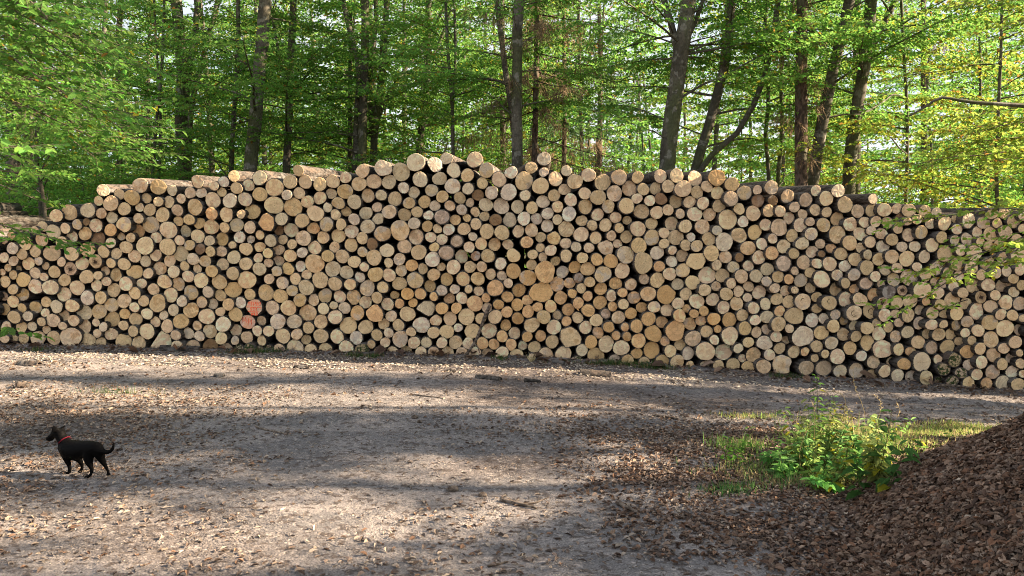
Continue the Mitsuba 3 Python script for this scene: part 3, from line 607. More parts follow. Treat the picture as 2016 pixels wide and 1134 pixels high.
def sector(a, b):
    dx, dy = E[b, 0] - E[a, 0], E[b, 1] - E[a, 1]
    return ('above' if dy < 0 else 'below') if abs(dy) > abs(dx) else ('to the left of' if dx < 0 else 'to the right of')


def strokes(lines, width, lift, frame, scale):
    """Flat ribbons lying on a log end. lines: polylines in units of the end's pixel radius space."""
    c, s, w, ax, d, tx, tz = frame
    P = Parts()
    for ln in lines:
        p = np.array(ln, float) * scale
        t = np.gradient(p, axis=0); t = unit(t)
        nrm = np.stack([-t[:, 1], t[:, 0]], 1)
        p[0] -= t[0] * width * 0.3; p[-1] += t[-1] * width * 0.3
        vs = []
        for sgn in (-1, 1):
            q = p + nrm * width / 2 * sgn
            for h in (lift, 0.0):
                off = -h + tx * q[:, 0] + tz * q[:, 1]
                vs.append(c + q[:, :1] * s + q[:, 1:] * w + ax[None] * off[:, None])
        v = np.stack(vs, 1).reshape(-1, 3)
        f = []
        for i in range(len(p) - 1):
            for a, b in ((0, 2), (1, 0), (2, 3)):
                A, B_, C_, D_ = 4 * i + a, 4 * i + b, 4 * i + 4 + b, 4 * i + 4 + a
                f += [[A, B_, C_], [A, C_, D_]]
        P.add(v, f)
    return P


GLYPH = {'1': [[(0.1, 0.75), (0.5, 1), (0.5, 0)]], '7': [[(0, 0.95), (0.75, 1), (0.3, 0)], [(0.15, 0.5), (0.7, 0.55)]], '9': [[(0.7, 0.85), (0.35, 1), (0.1, 0.75), (0.35, 0.5), (0.7, 0.8), (0.65, 0)]],
         '4': [[(0.3, 1), (0.05, 0.4), (0.75, 0.45)], [(0.55, 0.75), (0.5, 0)]], '2': [[(0.05, 0.8), (0.35, 1), (0.7, 0.75), (0.4, 0.35), (0.05, 0), (0.75, 0.05)]],
         '5': [[(0.7, 1), (0.15, 0.95), (0.1, 0.55), (0.5, 0.6), (0.7, 0.3), (0.4, 0), (0.0, 0.1)]], '3': [[(0.05, 0.95), (0.5, 1), (0.65, 0.75), (0.3, 0.52), (0.7, 0.3), (0.4, 0), (0.0, 0.08)]],
         '8': [[(0.4, 0.5), (0.1, 0.75), (0.4, 1), (0.65, 0.75), (0.1, 0.25), (0.4, 0), (0.7, 0.25), (0.4, 0.5)]], 'M': [[(0, 0), (0.1, 1), (0.45, 0.35), (0.8, 1), (0.9, 0)]]}


def write(text, x, y, h, w, step, lean=0.0):
    out = []
    for i, ch in enumerate(text):
        for ln in GLYPH.get(ch, []):
            out.append([(x + i * step + px * w + lean * py, y + py * h) for px, py in ln])
    return out


rest_face, rest_bark = Parts(), Parts()
for k in range(len(E)):
    if k in set(chosen):
        continue
    (V, f, uv), (B, g), _ = build_log(k, 18)
    rest_face.add(V, f, uv=uv); rest_bark.add(B, g)
# added unseen log copies behind the first row block light through the gaps
for k in range(IN_VIEW):
    if 600 < E[k, 0] < 1400 and E[k, 1] > roof_v[k] + 25:
        (V, f, uv), (B, g), (c_, s_, w_, a_, d_, _, _) = build_log(k, 10)
        for du, dv, dd in ((9, 8, 3.25), (-8, -7, 3.4)):
            B2 = B + (at(E[k, 0] + du, E[k, 1] + dv, d_ + dd) - c_)
            rest_bark.add(B2, g)
            rest_bark.add(B2[:10], np.array([[0, i, i + 1] for i in range(1, 9)]))
for k in chosen:
    key = numbered('spruce_log')
    (V, f, uv), (B, g), frame = build_log(k, 30)
    put(key + '__cut_face', (V, f), 'wood_mat', False, uv=uv)
    put(key + '__bark', (B, g), 'bark_mat', 35)
    lab, grp = log_label(k)
    tag(key, lab, 'log', 'logs of the long stack')
    px = frame[4] / F
    t = tone[k]
    if t == 'W':
        a = write('171942', -11.5, 3.4, 8.0, 3.9, 4.55) + [[(-14.0, 1.5), (0, 0.6), (14.5, 0.9)]]
        strokes(a, 0.0065, 0.0016, frame, px).put(key + '__painted_number', 'red_paint_mat')
        strokes(write('531', -7.0, -6.2, 5.8, 4.0, 5.4) + [[(-12.0, -7.2), (0, -8.2), (9.5, -8.6)]], 0.0065, 0.0016, frame, px).put(key + '__painted_number_001', 'red_paint_mat')
        strokes(write('842', -5.5, -15.2, 5.6, 3.9, 4.9), 0.008, 0.0016, frame, px).put(key + '__painted_number_002', 'red_paint_mat')
        tag(key + '__painted_number', 'six red sprayed digits, underlined'); tag(key + '__painted_number_001', 'three red sprayed digits, underlined'); tag(key + '__painted_number_002', 'lowest three red sprayed digits')
    if t == 'M':
        strokes(write('M', -9.5, -1.0, 11.0, 7.6, 8), 0.0075, 0.0016, frame, px).put(key + '__painted_letter', 'red_paint_mat')
        strokes(write('M', 0.8, -4.5, 11.5, 7.6, 8, 1.0), 0.0075, 0.0016, frame, px).put(key + '__painted_letter_001', 'red_paint_mat')
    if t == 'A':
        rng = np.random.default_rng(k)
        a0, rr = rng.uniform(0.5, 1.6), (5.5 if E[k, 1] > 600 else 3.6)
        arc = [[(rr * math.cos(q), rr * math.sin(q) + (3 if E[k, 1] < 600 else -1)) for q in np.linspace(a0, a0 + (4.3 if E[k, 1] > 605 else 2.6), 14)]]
        strokes(arc, 0.009, 0.001, frame, px).put(key + '__painted_saw_mark', 'groove_shade_mat')
rest_face.put('stacked_logs__cut_face', 'wood_mat')
rest_bark.put('stacked_logs__bark', 'bark_mat', True)
tag('stacked_logs', 'smaller sawn log ends filling the long stack between the larger ones', kind='stuff')
# ---------------------------------------------------------------- trees
GREEN = np.array([0.165, 0.325, 0.068])
PALE_GREEN = np.array([0.265, 0.375, 0.070])       # yellow green: autumn turning, plus sunlight painted into the sunlit boughs
YELLOW = np.array([0.34, 0.33, 0.035])
AMBER = np.array([0.36, 0.20, 0.05])


def leaf_colors(rng, n, base, autumn=0.03):
    c = base * rng.lognormal(0, 0.22, (n, 1)) * np.array([1, 1, 1]) * (1 + 0.10 * rng.normal(size=(n, 3)))
    c = np.where((rng.random(n) < autumn)[:, None], YELLOW * rng.uniform(0.6, 1.2, (n, 1)), c)
    c = np.where((rng.random(n) < autumn * 0.4)[:, None], AMBER * rng.uniform(0.5, 1.1, (n, 1)), c)
    return np.clip(c, 0.005, 0.75)


def spray(rng, p0, az, el, L, leaf, base, leaves, wood, droop=0.12, dens=1.0, autumn=0.03, thick=0.012, twigs=False, six=False, start=0.2, tilt=0.55):
    """One layered branch: a bough, side twigs in a nearly flat fan and the leaves along them."""
    h = np.array([math.cos(az), math.sin(az), 0])
    side = np.array([-h[1], h[0], 0])
    bend = rng.normal(0, 0.10)

    def bough(t):
        t = np.asarray(t)[..., None]
        return p0 + h * (L * t * math.cos(el)) + side * (bend * L * t ** 2) + np.array([0, 0, 1.0]) * (L * (math.sin(el) * t - droop * t ** 2))
    ts = np.linspace(0, 1, 7)
    bp = bough(ts) + rng.normal(0, 0.012 * L, (7, 3)) * np.minimum(1, ts * 3)[:, None] * (1 - ts)[:, None]
    wood.add(*tube(bp if leaf < 0.14 else bp[::2], thick * (1.05 - 0.85 * (ts if leaf < 0.14 else ts[::2])), 5 if thick > 0.02 and leaf < 0.14 else 3 if leaf > 0.14 else 4, cap=False))
    m = max(4, int(L / (leaf * 1.35) * dens))
    tk = start + (1 - start) * (np.arange(m) + rng.random(m)) / m
    sg = np.where(np.arange(m) % 2, 1, -1)
    base_p = bough(tk)
    a = az + sg * rng.normal(0.95, 0.2, m) * (1 - 0.45 * tk ** 3)
    tl = L * 0.42 * (1 - 0.62 * tk) * rng.uniform(0.55, 1.25, m) + leaf * 1.5
    td = np.stack([np.cos(a), np.sin(a), rng.normal(-0.02, 0.16, m)], 1)
    if twigs:
        for q in range(m):
            wood.add(*tube(np.stack([base_p[q], base_p[q] + td[q] * tl[q] * 0.5, base_p[q] + td[q] * tl[q] - [0, 0, 0.06 * tl[q]]]), [thick * 0.22, thick * 0.16, 0.0012], 3, cap=False))
    Q = max(3, int(np.max(tl) / (leaf * 0.46)))
    sidx = (np.arange(Q) + 0.6) / Q * np.max(tl)
    S, K = np.meshgrid(sidx, np.arange(m), indexing='xy')
    ok = (S < tl[K]) & (rng.random(S.shape) < 0.92)
    S, K = S[ok], K[ok]
    n = len(S)
    if n == 0:
        return
    lr = np.where((np.arange(n) % 2) == 0, 1, -1)
    P = base_p[K] + td[K] * S[:, None]
    P[:, 2] -= 0.10 * S ** 2 / np.maximum(tl[K], 0.1)
    da = a[K] + lr * rng.normal(0.85, 0.25, n)
    D = np.stack([np.cos(da), np.sin(da), rng.normal(-0.3, 0.35, n)], 1)
    N = np.stack([rng.normal(0, tilt, n), rng.normal(0, tilt, n), np.ones(n)], 1)
    Ls = leaf * rng.uniform(0.7, 1.2, n)
    v, f, k = leaf_mesh(P, unit(D), unit(N), Ls, Ls * rng.uniform(0.55, 0.7, n), 0.18, six, 0.1)
    leaves.add(v, f, np.repeat(leaf_colors(rng, n, base, autumn), k, axis=0))


def path_at(P, z):
    zs = P[:, 2]
    k = int(np.clip(np.searchsorted(zs, z), 1, len(zs) - 1))
    t = (z - zs[k - 1]) / (zs[k] - zs[k - 1] + 1e-9)
    return P[k - 1] * (1 - t) + P[k] * t


def build_tree(name, label, stems, bark, crown, seed, group=None, category='tree'):
    """stems: (points, base radius, top radius). crown: dict of numbers for the sprays."""
    rng = np.random.default_rng(seed)
    key = numbered(name)
    tr = Parts()
    sides = 12 if crown.get('leaf', 0) < 0.14 else 8
    paths = []
    for pts, r0, r1 in stems:
        P = smooth_path(pts, 22)
        wig = np.cumsum(rng.normal(0, 0.25 * r0, (22, 3)) * [1, 1, 0], axis=0) * 0.35
        wig -= np.linspace(0, 1, 22)[:, None] * wig[-1]
        P = P + wig
        t = np.linspace(0, 1, 22)
        R = r0 * (1 - t) + r1 * t
        if P[0, 2] < 1.0:
            R = R * (1 + 0.5 * np.exp(-(P[:, 2] - P[0, 2]) / 0.35))
        tr.add(*tube(P, R, sides, cap=True, rough=0.06, seed=seed))
        paths.append((P, r0))
    tr.put(key + '__trunk', bark, True)
    leaves, wood = Parts(), Parts()
    c = dict(n=26, z0=3.0, z1=11.0, L0=2.6, L1=1.4, leaf=0.085, base=GREEN, autumn=0.03, droop=0.16, el=0.35, dens=1.0, thick=0.014, tilt=0.6)
    c.update(crown)
    for q in range(c['n']):
        P, r0 = paths[q % len(paths)]
        z = c['z0'] + (c['z1'] - c['z0']) * (q + rng.random()) / c['n']
        z = np.clip(z, P[0, 2], P[-1, 2])
        t = (z - c['z0']) / (c['z1'] - c['z0'])
        az = c['az'](rng) if 'az' in c else rng.uniform(0, 2 * np.pi)
        L = (c['L0'] * (1 - t) + c['L1'] * t) * rng.uniform(0.6, 1.25)
        spray(rng, path_at(P, z), az, c['el'] * rng.uniform(0.2, 1.6), L, c['leaf'], c['base'] * rng.uniform(0.8, 1.2), leaves, wood, c['droop'], c['dens'], c['autumn'], c['thick'] * L / 2, tilt=c['tilt'])
    wood.put(key + '__branches', bark, True)
    leaves.put(key + '__crown', 'leaf_mat')
    tag(key, label, category, group)
    return key


def stem_px(pix, D, top=None, H=None, w=None):
    """A stem from pixels at distance D, carried down to the ground and up to height H."""
    P = [at(u, v, D + (dd[0] if dd else 0)) for u, v, *dd in pix]
    lo = P[0] + (P[0] - P[1]) * 0.4 * (P[0][2] / max(0.5, P[1][2] - P[0][2]))
    lo[2] = float(ground_z(lo[0], lo[1], False)) - 0.1
    out = [lo] + P
    if H and P[-1][2] < H:
        d = unit(P[-1] - P[-2]); d = unit(d + np.array([0, 0, 0.8]))
        out.append(P[-1] + d * (H - P[-1][2]) / d[2])
    return np.array(out)


def px_r(w, D):
    return 0.5 * w / F * D


S_ = stem_px
NICK = ['stout lichen green beech', 'slim beech by the lichen green one', 'straight grey brown trunk', 'thin dark beech', 'dark sapling by the grey brown trunk', 'moss flecked beech', 'beech with two grown together stems', 'beech split into a fan',
        'leaning beech with the low limb', 'slender forking beech', 'sunlit grey beech at the crest', 'slim curved beech', 'dark old beech', 'bent beech', 'crooked sweeping limb', 'twisted thin stem', 'young forked twiggy beech', 'smooth leaning beech',
        'dark forked trunk', 'pale half hidden stem', 'bright young beech', 'bushy yellowing beech', 'shaded dark sapling', 'crooked pale sapling', 'thick shaded trunk', 'pair of thin saplings', 'drooping dark sapling']
TREES = [
    # label, kind, [(pixels, width at base px, width at top px)], distance, crown
    ('stout forked beech with lichen green bark behind the low end of the pile', 'beech', [([(366, 345), (360, 250), (362, 140), (352, 40), (350, 0)], 29, 20), ([(364, 210), (372, 130), (386, 60), (388, 0)], 17, 10)], 19.5, dict(n=34, base=GREEN, z0=2.6, L0=3.2)),
    ('slim beech leaning away from the stout lichen green one', 'beech', [([(372, 345), (378, 220), (400, 120), (432, 0)], 13, 9)], 20.5, dict(n=18, base=GREEN, z0=3.0)),
    ('straight tall beech with smooth grey brown trunk, leaning slightly, between thin saplings', 'beech', [([(489, 345), (497, 250), (508, 130), (523, 0)], 30, 23)], 16.5, dict(n=26, base=GREEN, z0=4.0, L0=3.2)),
    ('thin dark beech in deep shade', 'beech', [([(234, 350), (237, 220), (233, 100), (238, 0)], 15, 11)], 23, dict(n=26, base=GREEN, z0=2.2, L0=3.0)),
    ('dark sapling just before the straight grey brown trunk', 'beech', [([(454, 345), (459, 240), (466, 130), (470, 0)], 11, 7)], 18, dict(n=22, base=GREEN, z0=2.6, L0=2.4)),
    ('middling beech with moss flecked trunk and many side boughs', 'beech', [([(561, 330), (567, 220), (571, 90), (575, 0)], 18, 12), ([(566, 200), (548, 100), (535, 20)], 7, 4)], 18, dict(n=34, base=GREEN, z0=2.6, L0=3.0)),
    ('beech with two stems grown together and pale sunlit bark patches', 'beech', [([(711, 340), (712, 250), (716, 130), (716, 0)], 21, 15), ([(700, 335), (703, 240), (708, 150), (690, 60), (675, 0)], 14, 8)], 17.5, dict(n=34, base=GREEN, z0=3.2, L0=3.0)),
    ('beech whose stem splits into a fan of thin limbs', 'beech', [([(733, 335), (735, 270), (748, 160), (757, 60), (760, 0)], 19, 9), ([(735, 262), (728, 170), (735, 90), (738, 0)], 11, 7), ([(736, 270), (762, 195), (790, 150), (820, 110)], 9, 5)], 18.5, dict(n=36, base=GREEN, z0=3.0, L0=2.8)),
    ('leaning dark beech with a long low slanting limb', 'beech', [([(821, 310), (829, 240), (840, 120), (842, 0)], 15, 11), ([(826, 250), (850, 245), (905, 235)], 6, 3), ([(838, 130), (858, 100), (880, 40)], 7, 4)], 19, dict(n=30, base=GREEN, z0=2.8, L0=2.8)),
    ('slender beech forking into two thin uprights', 'beech', [([(892, 310), (890, 200), (880, 80), (877, 0)], 9, 5), ([(891, 190), (897, 100), (895, 0)], 6, 4)], 17, dict(n=26, base=GREEN, z0=3.0, L0=2.4, autumn=0.06)),
    ('sunlit straight grey beech behind the crest of the pile', 'beech', [([(1019, 345), (1018, 230), (1019, 100), (1022, 0)], 24, 19)], 15.5, dict(n=24, base=GREEN, z0=3.8, L0=2.8)),
    ('slim curved beech leaning over the crest, sunlit on one side', 'beech', [([(1014, 340), (1008, 240), (994, 150), (978, 20), (975, 0)], 13, 11)], 16.3, dict(n=16, base=GREEN, z0=4.0, L0=2.4)),
    ('dark old beech with a heavy leaning trunk and ivy like tufts', 'beech', [([(1308, 345), (1318, 240), (1333, 130), (1350, 0)], 36, 30), ([(1336, 110), (1325, 60), (1310, 10)], 15, 10), ([(1340, 90), (1362, 60), (1378, 20)], 10, 6)], 14.5, dict(n=40, base=GREEN, z0=3.4, L0=3.2, autumn=0.05)),
    ('bent beech curving up beside the dark old one', 'beech', [([(1365, 345), (1385, 280), (1412, 190), (1436, 90), (1441, 0)], 23, 15)], 15.3, dict(n=26, base=GREEN, z0=3.4, L0=2.8)),
    ('thin crooked beech limb sweeping out low from the foot of the bent one', 'beech', [([(1368, 345), (1400, 305), (1450, 262), (1490, 190), (1512, 120), (1532, 0)], 13, 10)], 15.1, dict(n=14, base=GREEN, z0=4.0, L0=2.0)),
    ('twisted thin stem in front of the bright sky gap', 'beech', [([(1513, 345), (1507, 260), (1516, 180), (1503, 90), (1512, 0)], 9, 6)], 16.5, dict(n=20, base=GREEN, z0=3.4, L0=2.2)),
    ('young beech with a forked twiggy stem near the twisted one', 'beech', [([(1532, 350), (1540, 250), (1537, 150), (1550, 60), (1562, 0)], 10, 6)], 17.5, dict(n=24, base=GREEN, z0=2.8, L0=2.4)),
    ('smooth dark beech leaning over beside the reddish spruce trunk', 'beech', [([(1603, 375), (1622, 250), (1648, 120), (1674, 0)], 27, 19)], 15.0, dict(n=26, base=GREEN, z0=3.8, L0=3.0)),
    ('dark forked beech trunk with lit bark edges near the falling end of the crest', 'beech', [([(1668, 390), (1678, 280), (1693, 190), (1708, 110), (1716, 0)], 30, 17), ([(1704, 125), (1722, 80), (1760, 10)], 15, 9)], 15.4, dict(n=34, base=GREEN, z0=3.6, L0=3.0, autumn=0.05)),
    ('pale stem half hidden behind the dark forked trunk', 'beech', [([(1686, 380), (1686, 250), (1690, 100), (1690, 0)], 20, 14)], 18.5, dict(n=20, base=GREEN, z0=3.0, L0=2.6)),
    ('thin young beech with bright yellow green leaves', 'beech', [([(1783, 420), (1785, 300), (1783, 170), (1778, 80)], 8, 5)], 15.5, dict(n=34, base=PALE_GREEN, z0=1.6, z1=8, L0=2.6, autumn=0.16)),
    ('bushy yellowing beech near the far low end of the pile', 'beech', [([(1965, 430), (1962, 300), (1968, 150), (1972, 40)], 8, 5)], 13.5, dict(n=34, base=PALE_GREEN, z0=1.4, z1=7.5, L0=2.2, autumn=0.18)),
    ('dark sapling at the shaded low end of the pile', 'beech', [([(80, 400), (72, 300), (84, 150), (80, 0)], 9, 6)], 15, dict(n=46, base=GREEN, z0=1.0, z1=9, L0=2.6, leaf=0.08)),
    ('crooked sapling with a pale lit stem by the low end of the pile', 'beech', [([(88, 420), (82, 365), (62, 310), (60, 180), (66, 0)], 8, 6)], 14, dict(n=30, base=GREEN, z0=1.2, z1=7, L0=2.0, leaf=0.08)),
    ('thick dark trunk in the deep shade beyond the low end of the pile', 'beech', [([(26, 430), (22, 250), (30, 100), (28, 0)], 30, 24)], 20, dict(n=34, base=GREEN, z0=1.5, L0=3.4)),
    ('pair of thin saplings in the shade left of the lichen green beech', 'beech', [([(300, 360), (307, 260), (318, 150), (322, 40)], 8, 5), ([(312, 360), (316, 260), (312, 150), (305, 40)], 6, 4)], 18, dict(n=38, base=GREEN, z0=1.6, z1=9, L0=2.4)),
    ('sapling with drooping dark leaves between the stout and the thin dark beech', 'beech', [([(192, 380), (196, 280), (196, 150), (205, 40)], 12, 8)], 26, dict(n=34, base=GREEN, z0=1.5, z1=11, L0=3.0)),
]
for i, (lab, kind, stems, D, crown) in enumerate(TREES):
    st = []
    crown = {**crown, 'n': int(crown['n'] * (1.5 if 450 < stems[0][0][0][0] < 1520 else 1.15))}
    for j, (pix, w0, w1) in enumerate(stems):
        top = crown.get('z1', 11.0) + 1.2
        P = S_(pix, D, H=top) if j == 0 else np.array([at(u, v, D + 0.12 * q) for q, (u, v) in enumerate(pix)] + [at(*pix[-1], D + 0.3) + unit(at(*pix[-1], D) - at(*pix[-2], D)) * 2.2 + [0, 0, 0.6]])
        st.append((P, px_r(w0, D) * 0.97, px_r(w1, D) * 0.8))
    build_tree('beech_tree', lab, st, 'beech_mat', crown, 200 + i, 'beeches close behind the pile')


def spruce_tree(label, pix, D, w0, w1, H, z0, n, seed, dead=0.5):
    """A spruce: straight stem, dead hanging twigs low down, needles above."""
    rng = np.random.default_rng(seed)
    key = numbered('spruce_tree')
    P = smooth_path(S_(pix, D, H=H), 24)
    t = np.linspace(0, 1, 24)
    tr = Parts(); tr.add(*tube(P, px_r(w0, D) * (1 - t) + px_r(w1, D) * 0.4 * t, 12, rough=0.05, seed=seed))
    wood, needles = Parts(), Parts()
    for q in range(n):
        z = z0 + (H - 0.6 - z0) * (q + rng.random()) / n
        p0 = path_at(P, z); az = rng.uniform(0, 6.283)
        dry = (z - z0) / (H - z0) < dead
        L = (0.5 if dry and w0 > 22 else 1.9 if dry else 2.4 * (1 - 0.6 * (z - z0) / (H - z0))) * rng.uniform(0.5, 1.2)
        h = np.array([math.cos(az), math.sin(az), 0])
        ts = np.linspace(0, 1, 6)
        b = p0 + h * (L * ts)[:, None] + np.array([0, 0, 1.0]) * (-0.32 * L * ts - 0.10 * L * ts ** 2 + 0.16 * L * ts ** 3)[:, None]
        wood.add(*tube(b, 0.016 * (1.05 - 0.9 * ts), 4, cap=False))
        m = int(L / 0.055)
        if m < 4:
            continue
        tk = rng.uniform(0.2, 1, m)
        bp = p0 + h * (L * tk)[:, None] + np.array([0, 0, 1.0]) * (-0.32 * L * tk - 0.10 * L * tk ** 2 + 0.16 * L * tk ** 3)[:, None]
        hang = rng.uniform(0.15, 0.55, m) * (1 if dry else 0.7)
        s2 = np.array([-h[1], h[0], 0]) * rng.normal(0, 0.35, (m, 1)) + h * 0.2
        dv = unit(s2 + np.array([0, 0, -1.0])) * hang[:, None]
        if dry:
            per = 6
            P2 = np.repeat(bp, per, 0) + np.repeat(dv, per, 0) * rng.random((m * per, 1)) * 0.6
            D2 = unit(np.repeat(dv, per, 0) + rng.normal(0, 0.10, (m * per, 3)))
            Ls = rng.uniform(0.12, 0.40, m * per)
            v, f, k = leaf_mesh(P2, D2, unit(rng.normal(size=(m * per, 3))), Ls, np.full(m * per, 0.013), 0.5)
            c = np.array([0.30, 0.225, 0.16]) * rng.uniform(0.6, 1.5, (m * per, 1))
        else:
            per = 17
            ss = rng.random((m * per, 1))
            P2 = np.repeat(bp, per, 0) + np.repeat(dv, per, 0) * ss
            D2 = unit(np.repeat(unit(dv), per, 0) * 0.7 + rng.normal(0, 0.5, (m * per, 3)))
            Ls = rng.uniform(0.03, 0.06, m * per)
            v, f, k = leaf_mesh(P2, D2, unit(rng.normal(size=(m * per, 3))), Ls, np.full(m * per, 0.020), 0.3)
            c = np.array([0.11, 0.19, 0.085]) * rng.uniform(0.6, 1.5, (m * per, 1))
        needles.add(v, f, np.repeat(c, k, axis=0))
    tr.put(key + '__trunk', 'spruce_mat', True)
    wood.put(key + '__branches', 'spruce_mat', True)
    needles.put(key + '__crown', 'leaf_mat')
    tag(key, label, 'tree', 'spruces behind the pile')


spruce_tree('spruce with curtains of dead hanging twigs behind the crest of the pile', [(1052, 330), (1054, 230), (1056, 120), (1057, 0)], 17.0, 15, 11, 12, 2.8, 62, 701, 0.55)
spruce_tree('slim spruce with grey green drooping needles, set back', [(1110, 340), (1112, 200), (1110, 60)], 20.0, 12, 8, 13, 3.0, 64, 702, 0.15)
spruce_tree('thick straight reddish brown spruce trunk with short dead stubs', [(1577, 380), (1577, 250), (1578, 110), (1579, 0)], 14.7, 29, 25, 14, 3.2, 46, 703, 0.75)
spruce_tree('hazy far spruce trunk before the bright sky gap', [(1819, 380), (1819, 200), (1818, 0)], 27.0, 14, 12, 19, 8.0, 30, 704, 0.5)
spruce_tree('far spruce with long hanging boughs between the crest and the dark old beech', [(1180, 340), (1182, 200), (1180, 60)], 24.0, 13, 8, 15, 3.0, 66, 705, 0.1)

# the forest further back: rows of beeches that grow denser with distance
rb = np.random.default_rng(5)
far = []
for D0, D1, n, gap in ((19, 25, 10, 1.6), (25, 34, 24, 2.0), (34, 50, 34, 2.2), (50, 75, 58, 2.4)):
    got = 0
    for _ in range(4000):
        if got >= n:
            break
        D = rb.uniform(D0, D1); u = rb.uniform(-350, 2366) if D < 50 else rb.triangular(-350, 1250, 2366)
        p = at(u, 400, D)
        if all(np.hypot(p[0] - q[0], p[1] - q[1]) > gap for q in far):
            far.append((p[0], p[1], u, D)); got += 1
for i, (x, y, u, D) in enumerate(far):
    rng = np.random.default_rng(900 + i)
    z0 = float(ground_z(x, y, False))
    H = min(19, 6.2 + 0.28 * D) * rng.uniform(0.85, 1.15)
    lean = rng.normal(0, 0.05, 2)
    P = np.array([[x, y, z0 - 0.1], [x + lean[0] * H * 0.3, y, z0 + H * 0.35], [x + lean[0] * H * 0.7, y + lean[1] * H * 0.5, z0 + H * 0.7], [x + lean[0] * H, y + lean[1] * H, z0 + H]])
    r = rng.uniform(0.04, 0.12) * (0.6 + D / 70)
    base = GREEN * rng.uniform(0.85, 1.15)
    if rng.random() < 0.14:
        base = PALE_GREEN
    leaf = 0.105 if D < 26 else 0.145 if D < 36 else 0.225 if D < 50 else 0.34
    autumn = rng.choice([0.02, 0.04, 0.12])
    front = min(TREES, key=lambda q: abs(q[2][0][0][0][0] - u))
    tint = 'yellowing' if autumn > 0.1 else 'fading' if base is PALE_GREEN else 'green'
    build = 'thick' if r > 0.105 else 'thin' if r < 0.07 else 'middling'
    where = 'just behind' if D < 27 else 'well behind' if D < 40 else 'far behind'
    build_tree('forest_beech', f'{build} {tint} beech {where} the {NICK[TREES.index(front)]}', [(P, r, r * 0.35)], 'beech_mat',
               dict(n=int(rng.integers(38, 50)), z0=z0 + 0.5, z1=z0 + H - 0.2, L0=2.5 + 0.04 * D, L1=1.3 + 0.01 * D, leaf=leaf, base=base, autumn=autumn, el=0.3), 3000 + i,
               'beeches further back in the forest')

# undergrowth in the shade beyond the low end of the pile
for i, (u, D, h) in enumerate(((-60, 15.5, 2.6), (20, 17.5, 3.2), (95, 16.5, 2.6), (160, 19.0, 3.4), (-150, 19.0, 3.5), (60, 22.0, 4.0), (230, 22.5, 4.0), (-40, 25.0, 4.5), (140, 27.0, 4.5))):
    rng = np.random.default_rng(1400 + i)
    p = at(u, 450, D); z = float(ground_z(p[0], p[1], False))
    P = np.array([[p[0], p[1], z - 0.1], [p[0] + 0.1, p[1], z + h * 0.5], [p[0] + rng.normal(0, 0.2), p[1], z + h]])
    front = min(TREES, key=lambda q: abs(q[2][0][0][0][0] - u))
    build_tree('beech_bush', f"low bushy beech {('under', 'near', 'beyond')[i % 3]} the {NICK[TREES.index(front)]}", [(P, 0.04, 0.012)], 'beech_mat', dict(n=46, z0=z + 0.25, z1=z + h, L0=1.7, L1=1.0, leaf=0.095, base=GREEN, el=0.3, thick=0.012), 1450 + i, 'bushes in the shade', 'bush')

# trees beside the clearing, mostly outside the frame: crowns shaped to shade the track
# (x, y, height, trunk radius, crown from, crown to, reach, boughs, spread of the boughs' directions about the lane)
SIDE = [(11.0, 8.75, 9.8, 0.11, 3.4, 9.4, 0.65, 70, 0.6), (15.0, 8.6, 12.0, 0.14, 6.0, 11.6, 0.7, 60, 0.6), (12.0, 7.33, 13.5, 0.08, 10.2, 13.2, 1.3, 12, 3.14), (11.2, 6.3, 10.2, 0.09, 5.4, 9.8, 1.0, 80, 0.8), (15.5, 6.4, 17.0, 0.14, 7.4, 16.6, 1.1, 120, 0.8),
        (13.5, 5.8, 10.8, 0.08, 6.6, 10.4, 0.8, 40, 0.7), (13.0, 4.98, 10.8, 0.10, 6.3, 10.4, 0.8, 40, 0.6), (11.0, 3.15, 10.0, 0.12, 2.6, 9.6, 1.2, 90, 0.9), (15.0, 2.5, 12.5, 0.16, 5.4, 12.2, 1.9, 70, 0.9), (10.2, 1.4, 9.0, 0.15, 2.6, 8.6, 2.0, 66, 3.14),
        (10.0, 8.0, 5.6, 0.06, 2.4, 5.2, 1.2, 48, 0.9), (9.8, 4.0, 5.6, 0.07, 2.6, 5.3, 1.1, 60, 0.9), (19.0, 6.9, 14.0, 0.12, 9.2, 13.6, 1.3, 14, 0.8), (20.0, 1.4, 15.0, 0.2, 6.5, 14.5, 2.3, 60, 3.14), (17.0, 9.35, 12.5, 0.07, 8.5, 12.2, 0.5, 8, 0.6)]
for i, (x, y, H, r, z0, z1, reach, n, fan) in enumerate(SIDE):
    rng = np.random.default_rng(1500 + i)
    l = rng.normal(0, 0.006, 2)
    P = np.array([[x, y, -0.1], [x + l[0] * 4, y + l[1] * 4, 4], [x + l[0] * H, y + l[1] * H, H]])
    build_tree('shade_beech', 'unseen beech beside the clearing, crown shaped to shade the track', [(P, r, r * 0.45)], 'beech_mat',
               dict(n=n, z0=z0, z1=z1, L0=reach, L1=reach * 0.75, leaf=0.10, base=GREEN, autumn=0.08, el=0.25, dens=2.0, tilt=0.9, az=lambda g, fan=fan: (g.random() < 0.5) * np.pi + g.uniform(-fan, fan)), 1600 + i, 'beeches beside the clearing')


